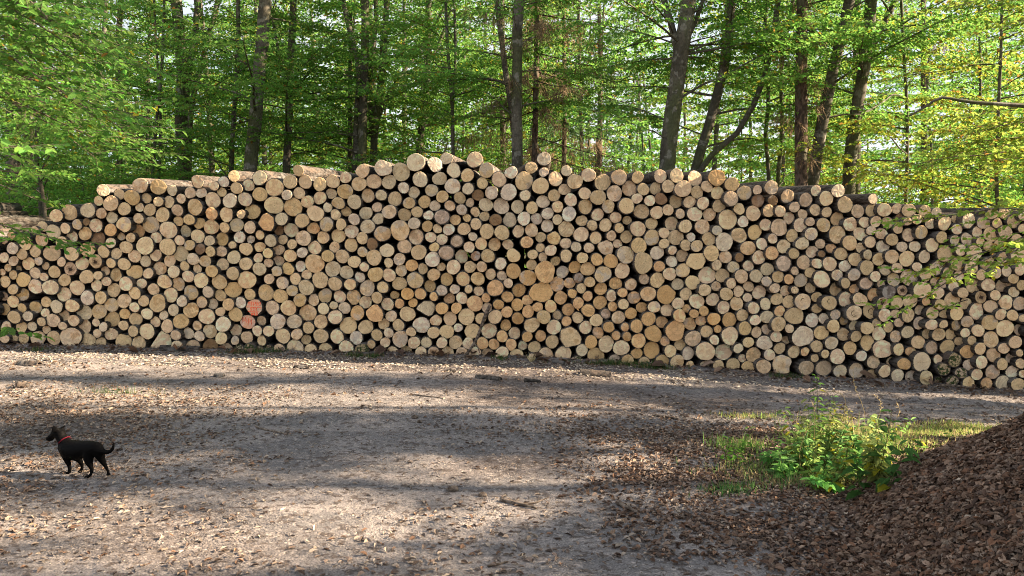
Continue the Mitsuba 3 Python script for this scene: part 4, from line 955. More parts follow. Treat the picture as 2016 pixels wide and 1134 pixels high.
# the two near trees whose boughs hang into the picture
def near_tree(name, label, trunk, r, boughs, base, autumn, seed, leaf):
    rng = np.random.default_rng(seed)
    key = numbered(name)
    P = smooth_path(trunk, 20)
    tr = Parts(); tr.add(*tube(P, np.linspace(r, r * 0.5, 20), 14, rough=0.06, seed=seed)); tr.put(key + '__trunk', 'beech_mat', True)
    wood, leaves = Parts(), Parts()
    for (u0, v0, d0), (u1, v1, d1), droop, dens, b, w in boughs:
        a, c = at(u0, v0, d0), at(u1, v1, d1)
        d = c - a; L = np.linalg.norm(d)
        el = math.asin(np.clip((d[2] + droop * L) / L, -0.9, 0.9))
        spray(rng, a, math.atan2(d[1], d[0]), el, L, leaf * (0.68 if d0 < 7.3 and u0 > 1500 else 1), base * b, leaves, wood, droop, dens, autumn, w, twigs=True, six=True, start=0.06, tilt=0.95 if d0 < 7.3 and u0 > 1500 else 0.5)
    wood.put(key + '__branches', 'twig_mat', True)
    leaves.put(key + '__crown', 'leaf_mat')
    tag(key, label, 'tree')


left = []
rn = np.random.default_rng(77)
for q in range(14):                     # a slanting curtain of boughs, higher ones first
    s = q / 13
    u1 = 40 + 200 * rn.uniform(0.55, 1.0) * (0.7 + 0.5 * s); v1 = 40 + 300 * s + rn.normal(0, 14)
    d = rn.uniform(6.0, 8.0)
    left.append(((-140, v1 - 170 - 40 * rn.random(), d + 0.6), (u1, v1, d), 0.10, 1.0, rn.uniform(0.8, 1.15), 0.014))
left += [((-160, 330, 6.0), (60, 345, 5.8), 0.08, 1.0, 1.0, 0.010), ((-160, 300, 5.6), (90, 290, 5.5), 0.08, 1.1, 1.0, 0.010),
         ((-90, 420, 6.6), (162, 490, 6.4), 0.05, 0.9, 0.8, 0.008), ((-150, 440, 6.4), (40, 480, 6.4), 0.05, 0.8, 0.8, 0.007),
         ((-120, 640, 6.0), (38, 668, 6.0), 0.10, 1.3, 0.9, 0.006), ((-100, 330, 7.0), (70, 400, 7.0), 0.1, 0.8, 0.8, 0.009)]
near_tree('overhanging_beech', 'beech whose dark green leafy boughs hang in from the shaded side of the track', [[-7.2, 6.8, -0.1], [-7.0, 6.8, 3], [-6.9, 6.7, 6], [-6.6, 6.6, 9]], 0.2, left, GREEN, 0.012, 31, 0.07)

right = []
for q in range(19):
    v1 = rn.uniform(-30, 400)
    u1 = rn.uniform(1760, 1960) + 0.05 * v1 + (130 if 40 < v1 < 190 else 0)
    d = rn.uniform(10.6, 12.4)
    right.append(((2150 + rn.uniform(-60, 40), v1 - 40 + rn.normal(0, 30), d + 0.4), (u1, v1, d), 0.08, 0.85, rn.uniform(0.6, 1.2), 0.014))
right += [((2120, 395, 6.5), (1900, 560, 6.2), 0.02, 0.6, 1.0, 0.010), ((1960, 500, 6.3), (1755, 628, 6.1), 0.03, 0.65, 1.0, 0.007), ((2120, 430, 6.7), (1840, 545, 6.3), 0.05, 0.6, 1.0, 0.008),
          ((2140, 400, 6.7), (1760, 440, 6.4), 0.06, 0.45, 0.95, 0.010), ((2140, 500, 6.6), (1930, 520, 6.6), 0.05, 1.0, 1.1, 0.008), ((1905, 590, 6.2), (1850, 612, 6.2), 0.05, 1.0, 1.0, 0.005)]
near_tree('sunlit_beech', 'beech with sunlit yellow green boughs reaching in over the low end of the pile', [[9.8, 13.4, -0.3], [9.7, 13.4, 3], [9.5, 13.2, 6], [9.4, 13.0, 9.5]], 0.17, right, PALE_GREEN, 0.06, 32, 0.075)  # pale leaf colour carries part of the sunlight on these boughs
rng = np.random.default_rng(4)
P = smooth_path([at(2140, 215, 11.2), at(2016, 208, 11.1), at(1955, 204, 11.0), at(1905, 200, 11.0), at(1855, 192, 11.0), at(1820, 212, 11.0), at(1790, 228, 11.0)], 22)
put('sunlit_beech__bough', tube(P, np.linspace(0.045, 0.012, 22), 8, rough=0.1), 'beech_mat', True)
tag('sunlit_beech__bough', 'bare dark bough')
# ---------------------------------------------------------------- undergrowth, litter, sticks
rg = np.random.default_rng(21)


def litter(n, region, dens, lo, hi, palette, six, lift=0.004, tilt=0.35, fold=0.35):
    x = rg.uniform(region[0], region[1], n); y = rg.uniform(region[2], region[3], n)
    ok = rg.random(n) < dens(x, y)
    x, y = x[ok], y[ok]
    z = surface_z(x, y) + lift + rg.uniform(0, 0.012, len(x))
    e = 0.03
    nx, ny = (surface_z(x - e, y) - surface_z(x + e, y)) / (2 * e), (surface_z(x, y - e) - surface_z(x, y + e)) / (2 * e)
    m = len(x)
    N = unit(np.stack([0.6 * nx + rg.normal(0, tilt, m), 0.6 * ny + rg.normal(0, tilt, m), np.ones(m)], 1))
    a = rg.uniform(0, 6.283, m)
    D = np.stack([np.cos(a), np.sin(a), np.zeros(m)], 1); D = unit(D - N * (D * N).sum(1, keepdims=True))
    L = rg.uniform(lo, hi, m)
    P = np.stack([x, y, z], 1) - D * L[:, None] / 2
    v, f, k = leaf_mesh(P, D, N, L, L * rg.uniform(0.45, 0.68, m), fold, six, rg.uniform(-0.25, 0.3))
    c = np.asarray(palette)[rg.integers(0, len(palette), m)] * rg.uniform(0.45, 1.0, (m, 1))
    return v, f, np.repeat(np.clip(c, 0.01, 0.7), k, axis=0)


BROWN = [(0.20, 0.145, 0.115), (0.26, 0.19, 0.15), (0.13, 0.09, 0.07), (0.35, 0.27, 0.21), (0.24, 0.14, 0.09), (0.42, 0.34, 0.27)]
DARK = [(0.14, 0.082, 0.055), (0.19, 0.12, 0.082), (0.095, 0.057, 0.041), (0.25, 0.165, 0.115), (0.32, 0.225, 0.165), (0.20, 0.105, 0.062)]  # dark brown litter, darkened further to paint the shade on the heap
CHIPS = [(0.30, 0.255, 0.225), (0.24, 0.195, 0.165), (0.16, 0.125, 0.10), (0.38, 0.33, 0.29), (0.12, 0.09, 0.075)]


def patchy(x, y, s, seed, a=0.42, b=0.62):
    return sstep(a, b, meshkit.fbm(np.stack([x * s, y * s * 1.3, 0 * x], -1), 3, seed))


def dens_near(x, y):
    right_side = sstep(0.0, 2.2, x + 0.25 * (y - 4) + 1.2 * (patchy(x, y, 1.3, 60, 0.2, 0.8) - 0.5)) * sstep(8.0, 6.0, y)
    left_side = sstep(-1.6, -3.4, x) * sstep(9.5, 7.0, y)
    mid = 0.22 * patchy(x, y, 0.9, 51, 0.5, 0.66) + 0.012
    return np.clip(np.maximum.reduce([right_side * 0.95, left_side * 0.5, mid * sstep(9.0, 5.5, y)]), 0, 1) * (0.35 + 0.65 * patchy(x, y, 2.2, 52, 0.3, 0.6))


P_ = Parts()
P_.add(*litter(110000, (-5.5, 6.5, 2.6, 8.6), dens_near, 0.020, 0.048, BROWN, True, 0.003, 0.28))
P_.add(*litter(26000, (-8, 8, 7.0, 11.6), lambda x, y: 0.05 + 0.35 * patchy(x, y, 0.8, 53) * sstep(-2, -5, x) + 0.6 * sstep(0.7, 0.1, np.interp(x, FOOT[:, 0], FOOT[:, 1]) - y) * (y < np.interp(x, FOOT[:, 0], FOOT[:, 1])), 0.03, 0.07, BROWN, False, 0.003, 0.28))
P_.add(*litter(80000, (0.3, 4.6, 2.5, 7.6), lambda x, y: sstep(0.25, 2.7, x + 0.25 * (y - 4) + 1.3 * (patchy(x, y, 1.1, 58, 0.2, 0.8) - 0.5)) * sstep(7.6, 5.6, y + 1.2 * (patchy(x, y, 0.9, 59, 0.2, 0.8) - 0.5)) * (0.3 + 0.7 * patchy(x, y, 1.8, 57, 0.3, 0.55)), 0.022, 0.052, DARK + BROWN[:3], True, 0.003, 0.3))
P_.add(*litter(9000, (-8, 7, 8.6, 11.6), lambda x, y: sstep(0.38, 0.02, np.interp(x, FOOT[:, 0], FOOT[:, 1]) - y) * (y < np.interp(x, FOOT[:, 0], FOOT[:, 1]) + 0.05), 0.02, 0.08, DARK, False, 0.006, 0.4))
v, f, c = litter(420, (-7.5, 6.5, 8.8, 11.4), lambda x, y: sstep(0.6, 0.05, np.interp(x, FOOT[:, 0], FOOT[:, 1]) - y) * (y < np.interp(x, FOOT[:, 0], FOOT[:, 1])), 0.08, 0.24, DARK, True, 0.012, 0.3, 0.5)
P_.add(v, f, c)
P_.put('fallen_leaves', 'dry_leaf_mat')
tag('fallen_leaves', 'dry brown beech leaves scattered over the track', kind='stuff')
P_ = Parts()
P_.add(*litter(70000, (-7.5, 7.5, 2.6, 10.9), lambda x, y: 0.15 + 0.55 * patchy(x, y, 1.6, 54), 0.006, 0.022, CHIPS, False, 0.002, 0.25, 0.2))
v, f, c = litter(26000, (-7.5, 7.5, 2.6, 10.9), lambda x, y: 0.08 + 0.4 * patchy(x, y, 1.2, 55), 0.02, 0.06, CHIPS, False, 0.003, 0.2, 0.2)
v = v.reshape(-1, 4, 3); mid = (v[:, 1] + v[:, 3]) / 2; v[:, 1] = mid + (v[:, 1] - mid) * 0.16; v[:, 3] = mid + (v[:, 3] - mid) * 0.16
P_.add(v.reshape(-1, 3), f, c)
SHAVINGS = [(0.52, 0.45, 0.37), (0.46, 0.38, 0.30), (0.60, 0.53, 0.45)]  # pale shavings, their colour also brightens the sunlit band before the pile
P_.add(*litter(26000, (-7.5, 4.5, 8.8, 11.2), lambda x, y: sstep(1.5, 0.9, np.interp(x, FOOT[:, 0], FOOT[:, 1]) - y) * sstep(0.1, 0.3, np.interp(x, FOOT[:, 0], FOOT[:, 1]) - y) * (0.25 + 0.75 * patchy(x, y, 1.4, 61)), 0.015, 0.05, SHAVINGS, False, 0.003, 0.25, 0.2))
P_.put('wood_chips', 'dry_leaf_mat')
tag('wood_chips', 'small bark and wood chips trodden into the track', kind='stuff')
P_ = Parts()
x0, y0 = 3.9, 3.9
P_.add(*litter(95000, (1.0, 6.6, 1.6, 6.4), lambda x, y: sstep(0.0, 0.12, mound_h(x, y)), 0.016, 0.056, DARK, True, 0.006, 0.4, 0.35))
P_.put('mound_leaves', 'dry_leaf_mat')
tag('mound_leaves', 'layer of dark brown dead leaves with painted shade covering the earth heap', kind='stuff')


def blades(n, x, y, h, w, col, spread=0.5, key=None):
    z = surface_z(x, y)
    a = rg.uniform(0, 6.283, n)
    lean = np.abs(rg.normal(0, spread, n))
    d = np.stack([np.cos(a) * lean, np.sin(a) * lean, np.ones(n)], 1); d = unit(d)
    s = np.stack([-np.sin(a), np.cos(a), np.zeros(n)], 1)
    P0 = np.stack([x, y, z], 1)
    m1 = P0 + d * (h * 0.55)[:, None]
    d2 = unit(d + np.stack([np.cos(a), np.sin(a), -0.5 * np.ones(n)], 1) * (0.5 * lean)[:, None])
    t = m1 + d2 * (h * 0.45)[:, None]
    V = np.stack([P0 - s * w[:, None] / 2, P0 + s * w[:, None] / 2, m1 + s * w[:, None] * 0.42, m1 - s * w[:, None] * 0.42, t], 1).reshape(-1, 3)
    tri = np.array([[0, 1, 2], [0, 2, 3], [3, 2, 4]])
    return V, (tri[None] + (np.arange(n) * 5)[:, None, None]).reshape(-1, 3), np.repeat(col, 5, axis=0)


def grass_cols(n, base, dry=0.15):
    c = np.array(base) * rg.lognormal(0, 0.25, (n, 1)) * (1 + 0.08 * rg.normal(size=(n, 3)))
    return np.clip(np.where((rg.random(n) < dry)[:, None], np.array([0.42, 0.34, 0.19]) * rg.uniform(0.6, 1.2, (n, 1)), c), 0.01, 0.7)


def cluster(u, v, n, sx, sy):
    p = on_ground(u, v)
    return p[0] + rg.normal(0, sx, n), p[1] + rg.normal(0, sy, n)


P_ = Parts()
for u, v, n, sx, sy, h, base, dry in ((1600, 925, 2000, 0.24, 0.13, 0.075, (0.17, 0.29, 0.07), 0.42), (1455, 885, 420, 0.13, 0.10, 0.10, (0.17, 0.30, 0.08), 0.25), (1700, 885, 700, 0.14, 0.14, 0.17, (0.18, 0.30, 0.07), 0.3),
                                      (1640, 870, 500, 0.16, 0.16, 0.24, (0.19, 0.31, 0.07), 0.35), (1560, 955, 700, 0.2, 0.06, 0.07, (0.12, 0.22, 0.08), 0.6), (1500, 930, 500, 0.2, 0.09, 0.06, (0.12, 0.21, 0.07), 0.45),
                                      (1440, 968, 300, 0.10, 0.05, 0.06, (0.08, 0.19, 0.06), 0.1)):
    x, y = cluster(u, v, n, sx, sy)
    P_.add(*blades(n, x, y, h * rg.uniform(0.5, 1.3, n), rg.uniform(0.003, 0.007, n), grass_cols(n, base, dry), 0.95))
P_.put('tall_grass', 'leaf_mat')
tag('tall_grass', 'tuft of bright green grass round the weeds beside the track', kind='stuff')
P_ = Parts()
for u, v, n, sx, sy in ((1830, 856, 4200, 0.34, 0.16), (1780, 872, 1600, 0.16, 0.16), (1900, 845, 1800, 0.22, 0.08), (1480, 822, 400, 0.22, 0.06)):
    x, y = cluster(u, v, n, sx, sy)
    P_.add(*blades(n, x, y, rg.uniform(0.02, 0.07, n), rg.uniform(0.003, 0.007, n), grass_cols(n, (0.24, 0.33, 0.09), 0.4), 1.1))
P_.put('short_grass', 'leaf_mat')
tag('short_grass', 'short sunlit yellow green grass between the weeds and the earth heap', kind='stuff')
P_ = Parts()
for u, v, n, sx in ((505, 692, 500, 0.22), (700, 700, 220, 0.08), (985, 706, 120, 0.05), (1215, 716, 700, 0.28), (1290, 724, 300, 0.15), (1545, 741, 150, 0.12), (80, 690, 160, 0.12), (735, 702, 150, 0.06), (235, 772, 120, 0.25)):
    p = on_ground(u, v + 1)
    x = p[0] + rg.normal(0, sx, n); y = p[1] - np.abs(rg.normal(0, 0.05, n))
    P_.add(*blades(n, x, y, rg.uniform(0.03, 0.10, n), rg.uniform(0.004, 0.008, n), grass_cols(n, (0.085, 0.16, 0.05), 0.2), 0.7))
P_.put('verge_grass', 'leaf_mat')
tag('verge_grass', 'sparse green tufts along the foot of the log pile', kind='stuff')


def weed(u, v, h, label, seed, leaf=0.06, base=(0.13, 0.25, 0.05), pairs=9, lean=(0, 0), narrow=0.5, name='nettle_plant', side=0):
    rng = np.random.default_rng(seed)
    key = numbered(name)
    p = on_ground(u, v)
    top = p + np.array([lean[0], lean[1], h])
    path = smooth_path([p - [0, 0, 0.02], p + (top - p) * 0.5 + rng.normal(0, 0.015, 3), top], 8)
    st = Parts(); st.add(*tube(path, np.linspace(0.004, 0.0015, 8), 5), np.array([0.16, 0.19, 0.07])); st.put(key + '__stem', 'leaf_mat', True)
    t = np.repeat(np.linspace(0.15, 1.0, pairs), 4)
    n = len(t)
    P = np.stack([np.interp(t, np.linspace(0, 1, 8), path[:, k]) for k in range(3)], 1)
    a = np.tile([0, np.pi / 2, np.pi, 1.5 * np.pi], pairs) + np.repeat(rng.uniform(0, 3, pairs), 4) + rng.normal(0, 0.3, n)
    D = unit(np.stack([np.cos(a), np.sin(a), rng.normal(0.05, 0.35, n)], 1))
    N = unit(np.stack([rng.normal(0, 0.3, n), rng.normal(0, 0.3, n), np.ones(n)], 1))
    L = leaf * rng.uniform(0.6, 1.25, n) * (1.15 - 0.55 * t)
    keep = rng.random(n) < 0.85
    stalk = 0.012
    v_, f_, k_ = leaf_mesh((P + D * stalk)[keep], D[keep], N[keep], L[keep], L[keep] * narrow * rng.uniform(0.85, 1.2, keep.sum()), 0.22, True, 0.3)
    c = np.array(base) * rng.lognormal(0, 0.22, (keep.sum(), 1))
    c = np.where((rng.random(keep.sum()) < 0.08)[:, None], YELLOW, c)
    lv = Parts(); lv.add(v_, f_, np.repeat(np.clip(c, 0.01, 0.7), k_, 0)); lv.put(key + '__leaves', 'leaf_mat')
    tag(key, label, 'weed', 'leafy weeds beside the track')


rw = np.random.default_rng(90)
weed(1612, 905, 0.62, 'tallest nettle of the clump, standing above the grass', 1, 0.075, (0.12, 0.26, 0.05), 12, (-0.03, 0.0))
for i, (u, v, h) in enumerate(((1575, 915, .36), (1600, 930, .40), (1630, 920, .44), (1650, 900, .42), (1668, 935, .34), (1690, 915, .42), (1640, 945, .30), (1585, 945, .26), (1710, 945, .30), (1660, 955, .24), (1720, 905, .34), (1558, 930, .28), (1618, 960, .2), (1690, 965, .2), (1595, 900, .38), (1622, 940, .36), (1675, 950, .36), (1700, 925, .38), (1645, 930, .46), (1570, 950, .24), (1730, 930, .36), (1610, 915, .46), (1635, 905, .5), (1660, 915, .48), (1682, 900, .44), (1590, 930, .36), (1655, 945, .34), (1700, 950, .3), (1715, 918, .36), (1625, 955, .26), (1580, 905, .34), (1672, 925, .4), (1645, 890, .48), (1535, 925, .2), (1515, 915, .16), (1548, 945, .18), (1740, 945, .22), (1500, 935, .12), (1605, 968, .12), (1640, 965, .14), (1590, 920, .44), (1615, 925, .42), (1648, 912, .46), (1670, 940, .36), (1685, 930, .42), (1640, 955, .28), (1598, 945, .3), (1565, 925, .34), (1705, 935, .36), (1728, 948, .28), (1628, 900, .5), (1660, 925, .44))):
    h *= 0.85; u += rw.normal(0, 14)
    weed(u, v, h, ('tall', 'middling', 'low')[0 if h > .43 else 1 if h > .31 else 2] + ' leafy nettle stem inside the dense clump beside the track', 10 + i, rw.uniform(0.05, 0.095), (0.23 * rw.uniform(.6, 1.4), 0.36 * rw.uniform(.75, 1.2), 0.11), 10, tuple(rw.normal(0, 0.09, 2)), rw.uniform(0.4, 0.65))
for i, (u, v, h) in enumerate(((1430, 905, .17), (1468, 900, .22), (1452, 915, .14))):
    weed(u, v, h, 'small young nettle at the edge of the clump towards the open track', 40 + i, 0.06, (0.13, 0.28, 0.05), 5, tuple(rw.normal(0, 0.03, 2)))
for i, (u, v, h, lx) in enumerate(((1722, 960, .46, .10), (1745, 968, .30, .14), (1700, 975, .22, -0.04))):
    weed(u, v, h, ('dark leaved bramble sapling leaning towards the earth heap', 'low bramble shoot with broad dark leaves against the earth heap', 'small bramble with broad leaves at the front of the clump')[i], 50 + i, 0.105, (0.07, 0.16, 0.045), 7, (lx, 0.02), 0.62, 'bramble_shoot')
for i, (u, v) in enumerate(((1810, 882), (1795, 895), (1870, 868))):
    weed(u, v, 0.06, 'low broad leaved weed in the short sunlit grass', 60 + i, 0.08, (0.16, 0.28, 0.06), 2, (0, 0), 0.55, 'low_weed')


for i, (u, v, h) in enumerate(((1700, 900, .66), (1722, 912, .5), (1665, 915, .55), (1752, 905, .42), (1600, 930, .5), (1580, 940, .36))):
    rng = np.random.default_rng(70 + i)
    p = on_ground(u, v)
    path = smooth_path([p, p + [rng.normal(0, .02), 0, h * .5], p + [rng.normal(0, .07), rng.normal(0, .05), h * .85], p + [rng.normal(0, .14), rng.normal(0, .05), h]], 9)
    m = Parts(); m.add(*tube(path, np.linspace(0.0022, 0.0009, 9), 4), np.array([0.42, 0.36, 0.22]))
    n = 26
    tt = rng.uniform(0.72, 1, n)
    Pp = np.stack([np.interp(tt, np.linspace(0, 1, 9), path[:, q]) for q in range(3)], 1)
    v_, f_, k_ = leaf_mesh(Pp, unit(rng.normal(0, .5, (n, 3)) + [0, 0, .8]), unit(rng.normal(size=(n, 3))), rng.uniform(.012, .03, n), np.full(n, .004), .3)
    m.add(v_, f_, np.repeat(np.array([[0.46, 0.38, 0.24]]) * rng.uniform(.7, 1.1, (n, 1)), k_, 0))
    key = numbered('grass_stalk'); m.put(key, 'leaf_mat'); tag(key, 'thin dry seed stalk of grass rising from the weed clump', 'grass stalk', 'dry grass stalks')


def stick(name, label, a, b, r, color_mat='twig_mat', fork=False, seed=0, lift=None, cat='stick'):
    rng = np.random.default_rng(seed)
    key = numbered(name)
    p, q = on_ground(*a), on_ground(*b)
    n = 9
    t = np.linspace(0, 1, n)[:, None]
    P = p * (1 - t) + q * t
    P[:, :2] += rng.normal(0, 0.012, (n, 2)) * np.linalg.norm(q - p)
    P[:, 2] = surface_z(P[:, 0], P[:, 1]) + r * 0.8 + (0 if lift is None else lift)
    m = Parts(); m.add(*tube(P, r * np.linspace(1.0, 0.65, n) * rng.uniform(0.85, 1.1, n), 7, rough=0.25, seed=seed))
    if fork:
        d = unit(q - p); s = np.array([-d[1], d[0], 0.25])
        f0 = P[5]; m.add(*tube(np.stack([f0, f0 + d * 0.06 + s * 0.05, f0 + d * 0.1 + s * 0.13]), [r * 0.6, r * 0.5, r * 0.2], 5))
    m.put(key, color_mat, True)
    tag(key, label, cat)


def bark_strip(label, a, b, w, seed, mat='bark_mat'):
    rng = np.random.default_rng(seed)
    key = numbered('bark_strip')
    p, q = on_ground(*a), on_ground(*b)
    n, s = 9, 7
    d = unit(q - p); side = unit(np.cross([0, 0, 1.0], d))
    th = np.linspace(-1, 1, s)
    rows = []
    for lay in (0, 1):
        for i in range(n):
            t = i / (n - 1)
            ww = w * (0.55 + 0.45 * math.sin(math.pi * min(1, 0.15 + t * 0.8))) * rng.uniform(0.8, 1.15)
            c = p * (1 - t) + q * t
            pt = c + side * (th[:, None] * ww / 2)
            z = surface_z(pt[:, 0], pt[:, 1]) + 0.004 + 0.30 * w * (1 - th ** 2) + (0.012 if lay == 0 else 0)
            rows.append(np.stack([pt[:, 0], pt[:, 1], z], 1))
    V = np.vstack(rows)
    f = []
    for lay in (0, 1):
        o = lay * n * s
        for i in range(n - 1):
            for j in range(s - 1):
                k = o + i * s + j
                f += [[k, k + 1, k + s + 1, k + s]] if lay == 0 else [[k, k + s, k + s + 1, k + 1]]
    m = n * s
    for i in range(n - 1):
        for j in (0, s - 1):
            k = i * s + j
            f.append([k, k + s, k + s + m, k + m])
    for j in range(s - 1):
        for i in (0, n - 1):
            k = i * s + j
            f.append([k, k + 1, k + 1 + m, k + m])
    put(key, (V, np.array(f)), mat, 40)
    tag(key, label, 'bark')


stick('fallen_stick', 'thin crooked stick lying on the open track near the dog', (502, 841), (566, 857), 0.009, seed=1)
stick('fallen_stick', 'short pale stick in the leaf patch in the middle of the foreground', (986, 986), (1056, 1004), 0.013, seed=2, fork=True)
stick('fallen_stick', 'stub of wood in the leaves beside the foreground rut', (1216, 994), (1254, 1013), 0.016, seed=3)
stick('fallen_stick', 'long straight twig across the middle of the track', (812, 778), (874, 786), 0.007, seed=4)
stick('fallen_stick', 'dark stick on the track before the weeds', (1284, 820), (1336, 827), 0.014, seed=5)
stick('fallen_stick', 'twig at the very front of the track', (960, 1118), (1000, 1110), 0.008, seed=6)
stick('fallen_stick', 'pale peeled lath lying along the foot of the pile at its far low end', (1848, 762), (1925, 766), 0.02, seed=7)
stick('fallen_stick', 'twig half buried in the leaves of the earth heap', (1890, 1015), (1985, 985), 0.007, seed=8)
stick('log_chunk', 'short reddish chunk of log lying against the foot of the pile', (1090, 716), (1111, 719), 0.035, 'bark_mat', seed=9, cat='log chunk')
stick('log_chunk', 'small dark piece of log alone on the shaded track', (1033, 752), (1064, 755), 0.03, 'bark_mat', seed=10, cat='log chunk')
stick('log_chunk', 'rounded brown clod like stump piece near the shaded verge', (34, 764), (57, 763), 0.035, 'bark_mat', seed=11, cat='log chunk')
bark_strip('long curled bark strip in the sunny band before the pile', (1142, 735), (1203, 740), 0.11, 1)
bark_strip('dark bark slab lying in front of the wedge shaped log end', (316, 688), (394, 690), 0.16, 2)
bark_strip('broken bark piece on the sunny edge of the track', (938, 744), (986, 750), 0.10, 3)
bark_strip('flat dark bark flake on the shaded side of the track', (40, 717), (78, 720), 0.14, 4)
bark_strip('small bark flake with a curled edge near the lone twig', (424, 741), (441, 743), 0.09, 5)
bark_strip('reddish bark shred by the low end of the pile', (86, 693), (108, 694), 0.08, 6)
bark_strip('bark flake among chips before the stained log hearts', (880, 731), (896, 733), 0.07, 7)
bark_strip('thin bark flake left of the middle of the track', (580, 724), (612, 726), 0.08, 8)

# cones and clods on the track
for i, (u, v, r, lab) in enumerate(((892, 967, 0.022, 'brown spruce cone in the leaf patch'), (950, 978, 0.018, 'dark spruce cone beside the leaf patch'), (817, 824, 0.02, 'dark cone on the bare middle of the track'), (826, 832, 0.015, 'small clod on the bare middle of the track'))):
    p = on_ground(u, v)
    m = trimesh.creation.icosphere(3, 1.0)
    q = m.vertices * [1.6, 1, 0.9]
    ang = np.arctan2(q[:, 2], q[:, 1])
    q = q * (1 + 0.13 * np.sign(np.sin(ang * 5 + q[:, 0] * 9)) * np.cos(q[:, 0] * 0.9))[:, None] * r
    put(numbered('spruce_cone'), (q + p + [0, 0, r * 0.7], m.faces), 'twig_mat', 30)
    labels[list(scene)[-1]] = {'label': lab, 'category': 'cone'}

# a dead branch leaning on the pile
a = on_ground(914, 704); b = at(969, 602, np.interp(969, FOOT_U, FOOT_D) - 0.13)
t = np.linspace(0, 1, 12)[:, None]
P = (a - [0, 0.02, 0]) * (1 - t) + b * t + np.array([0.03, 0, 0]) * np.sin(t * 5)
m = Parts(); m.add(*tube(P, np.linspace(0.018, 0.024, 12), 7, rough=0.3)); m.add(*tube(np.stack([P[2], P[2] + [-0.06, -0.05, -0.05], P[2] + [-0.10, -0.06, -0.10]]), [0.012, 0.009, 0.004], 5))
m.add(*tube(np.stack([P[3], P[3] + [0.05, -0.06, -0.03], P[3] + [0.09, -0.10, -0.12]]), [0.012, 0.009, 0.004], 5))
m.put('leaning_branch', 'twig_mat', True); tag('leaning_branch', 'grey dead branch leaning upright against the log ends', 'branch')
# pale splinter tuft
p = on_ground(1046, 713)
n = 26
aa = rg.uniform(0, 6.28, n)
D = unit(np.stack([np.cos(aa) * 0.5, np.sin(aa) * 0.5, np.ones(n)], 1))
v, f, k = leaf_mesh(np.repeat(p[None], n, 0) + rg.normal(0, 0.012, (n, 3)) * [1, 1, 0], D, unit(rg.normal(size=(n, 3))), rg.uniform(0.06, 0.16, n), np.full(n, 0.014), 0.3)
put('split_stub', (v, f), 'dry_leaf_mat', color=np.repeat(np.array([[0.55, 0.44, 0.24]]) * rg.uniform(0.7, 1.1, (n, 1)), k, 0)); tag('split_stub', 'pale yellow splintered stub at the foot of the pile', 'stub')

# ---------------------------------------------------------------- the dog
DU0, DV0, DS = 70, 820, 180 / 1458


def dog_pt(cx, cy, dep):
    return at(DU0 + cx * DS, DV0 + cy * DS, dep)


foot = [on_ground(DU0 + 520 * DS, DV0 + 918 * DS), on_ground(DU0 + 715 * DS, DV0 + 896 * DS), on_ground(DU0 + 828 * DS, DV0 + 984 * DS), on_ground(DU0 + 1170 * DS, DV0 + 952 * DS)]
yf = (foot[0][1] + foot[1][1]) / 2; yr = (foot[2][1] + foot[3][1]) / 2
ax_d = lambda cx: yr + (yf - yr) * np.clip((950 - cx) / 400, -0.3, 1.6)
PXM = DS * 5.2 / F                         # metres per unit of the dog's drawing


def ball(p, r):
    return manifold3d.Manifold.sphere(r, 28).translate([float(q) for q in p])


def chain(pts):
    bits = []
    for (p, r), (q, s) in zip(pts[:-1], pts[1:]):
        bits.append(manifold3d.Manifold.batch_hull([ball(p, r), ball(q, s)]))
    return bits


def J(cx, cy, r, dy=0.0, y=None):
    return (dog_pt(cx, cy, (ax_d(cx) if y is None else y) + dy), r * PXM)


bits = []
bits += chain([J(475, 485, 116), J(560, 525, 158), J(700, 535, 154), J(850, 510, 124), J(965, 505, 108), J(1035, 545, 58)])
bits += chain([J(500, 455, 105), J(430, 370, 84), J(395, 300, 78)])                      # neck
bits += chain([J(395, 275, 84), J(335, 262, 82), J(290, 300, 56), J(215, 345, 40), J(188, 352, 30)])   # skull and muzzle
bits += chain([J(260, 360, 34), J(205, 372, 24)])                                        # lower jaw
bits += chain([J(1040, 535, 48), J(1095, 565, 35), J(1160, 578, 29), J(1222, 535, 24), J(1246, 480, 20), J(1243, 425, 9)])   # tail
g = 0.062
for (cx, cy), fp, sgn, seq in (((520, 918), foot[0], -1, [(480, 560, 92), (500, 690, 48), (545, 800, 28), (552, 868, 21)]), ((715, 896), foot[1], 1, [(560, 600, 80), (700, 690, 42), (748, 780, 24), (738, 850, 19)])):
    pts = [J(a, b, r, y=ax_d(a) * (1 - w) + fp[1] * w, dy=0) for (a, b, r), w in zip(seq, (0.3, 0.75, 0.95, 1.0))]
    paw = fp + [0, 0, 22 * PXM]
    bits += chain(pts + [(paw + np.array([12 * PXM, 0, 0]), 26 * PXM), (paw + np.array([-28 * PXM, 0, -4 * PXM]), 20 * PXM)])
for fp, seq in ((foot[2], [(860, 560, 105), (835, 690, 66), (880, 800, 36), (908, 865, 23), (882, 930, 19)]), (foot[3], [(1000, 560, 95), (1050, 680, 56), (1105, 770, 31), (1142, 840, 21), (1165, 905, 18)])):
    pts = [J(a, b, r, y=ax_d(a) * (1 - w) + fp[1] * w) for (a, b, r), w in zip(seq, (0.3, 0.7, 0.9, 1.0, 1.0))]
    paw = fp + [0, 0, 20 * PXM]
    bits += chain(pts + [(paw + np.array([8 * PXM, 0, 0]), 24 * PXM), (paw + np.array([-38 * PXM, 0, -4 * PXM]), 19 * PXM)])
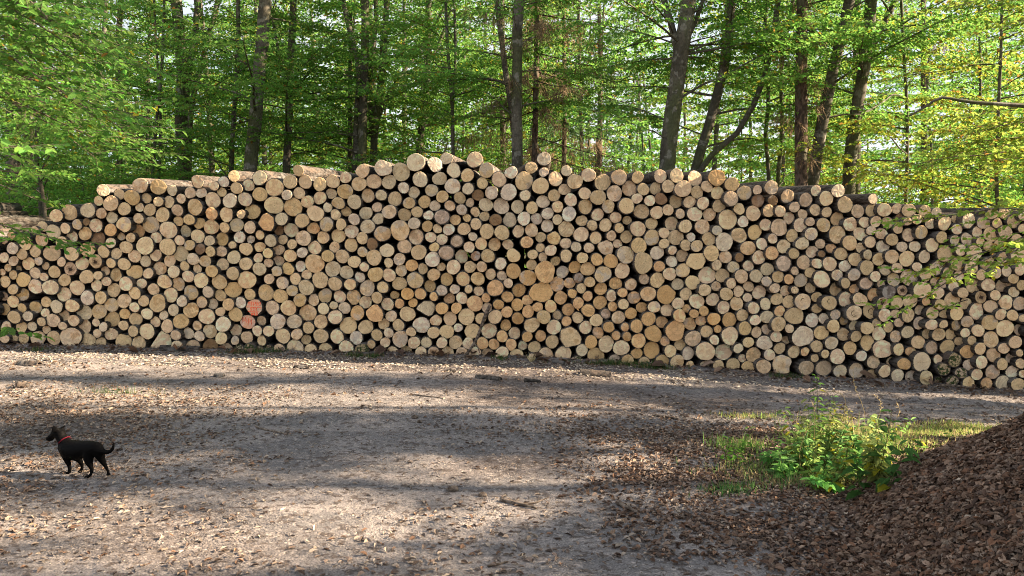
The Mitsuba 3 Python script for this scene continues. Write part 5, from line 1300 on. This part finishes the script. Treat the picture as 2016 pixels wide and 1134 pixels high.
# folded ears: one towards the camera, one beyond
for tip, root, dy in (((462, 150), (395, 215), 0.030), ((285, 160), (345, 205), -0.030)):
    a, _ = J(*root, 30, dy); b, _ = J(*tip, 10, dy * 1.5); c, _ = J((root[0] + tip[0]) / 2 - 40, (root[1] + tip[1]) / 2 + 60, 20, dy * 1.8)
    bits.append(manifold3d.Manifold.batch_hull([ball(a, 34 * PXM), ball(b, 13 * PXM), ball(c, 18 * PXM)]))
dog = manifold3d.Manifold.batch_boolean(bits, manifold3d.OpType.Add).refine_to_length(0.008)
dm = dog.to_mesh()
tm = trimesh.Trimesh(dm.vert_properties[:, :3], dm.tri_verts, process=True)
trimesh.smoothing.filter_taubin(tm, 0.5, -0.52, 12)
vv = np.array(tm.vertices)
vv += tm.vertex_normals * (0.0035 * (meshkit.fbm(vv * np.array([70, 70, 140]), 3, 3) - 0.5))[:, None]
put('black_dog__body', (vv, tm.faces), 'dog_mat', True)
c0, _ = J(448, 372, 0); c1, _ = J(520, 345, 0)
nd = unit(J(500, 455, 0)[0] - J(395, 300, 0)[0])
s1 = unit(np.cross(nd, [0, 1.0, 0])); s2 = np.cross(nd, s1)
cc = J(466, 388, 0)[0]
th = np.linspace(0, 2 * np.pi, 33)
Rc = 97 * PXM
ringp = cc + s1 * (Rc * np.cos(th))[:, None] + s2 * (Rc * np.sin(th))[:, None]
Pc = Parts()
for o in (-1, 1):
    pass
Vc = np.vstack([ringp + nd * 0.0035, ringp - nd * 0.0035, cc + (ringp - cc) * 1.04 + nd * 0.003, cc + (ringp - cc) * 1.04 - nd * 0.003])
fc = []
for i in range(32):
    fc += [[i + 66, i + 67, i + 100, i + 99], [i, i + 1, i + 67, i + 66], [i + 33, i + 99, i + 100, i + 34]]
put('black_dog__collar', (Vc, np.array(fc)), 'collar_mat', 30)
e, _ = J(300, 268, 0, -0.024)
em = trimesh.creation.icosphere(2, 8 * PXM)
put('black_dog__eye', (em.vertices + e, em.faces), 'eye_mat', True)
n_, _ = J(172, 338, 0)
nm = trimesh.creation.icosphere(2, 15 * PXM)
put('black_dog__nose', (nm.vertices * [1, 1.2, 0.9] + n_, nm.faces), 'eye_mat', True)
tag('black_dog', 'small black dog with a red collar standing on the leafy track', 'dog')
tag('black_dog__collar', 'thin red collar')
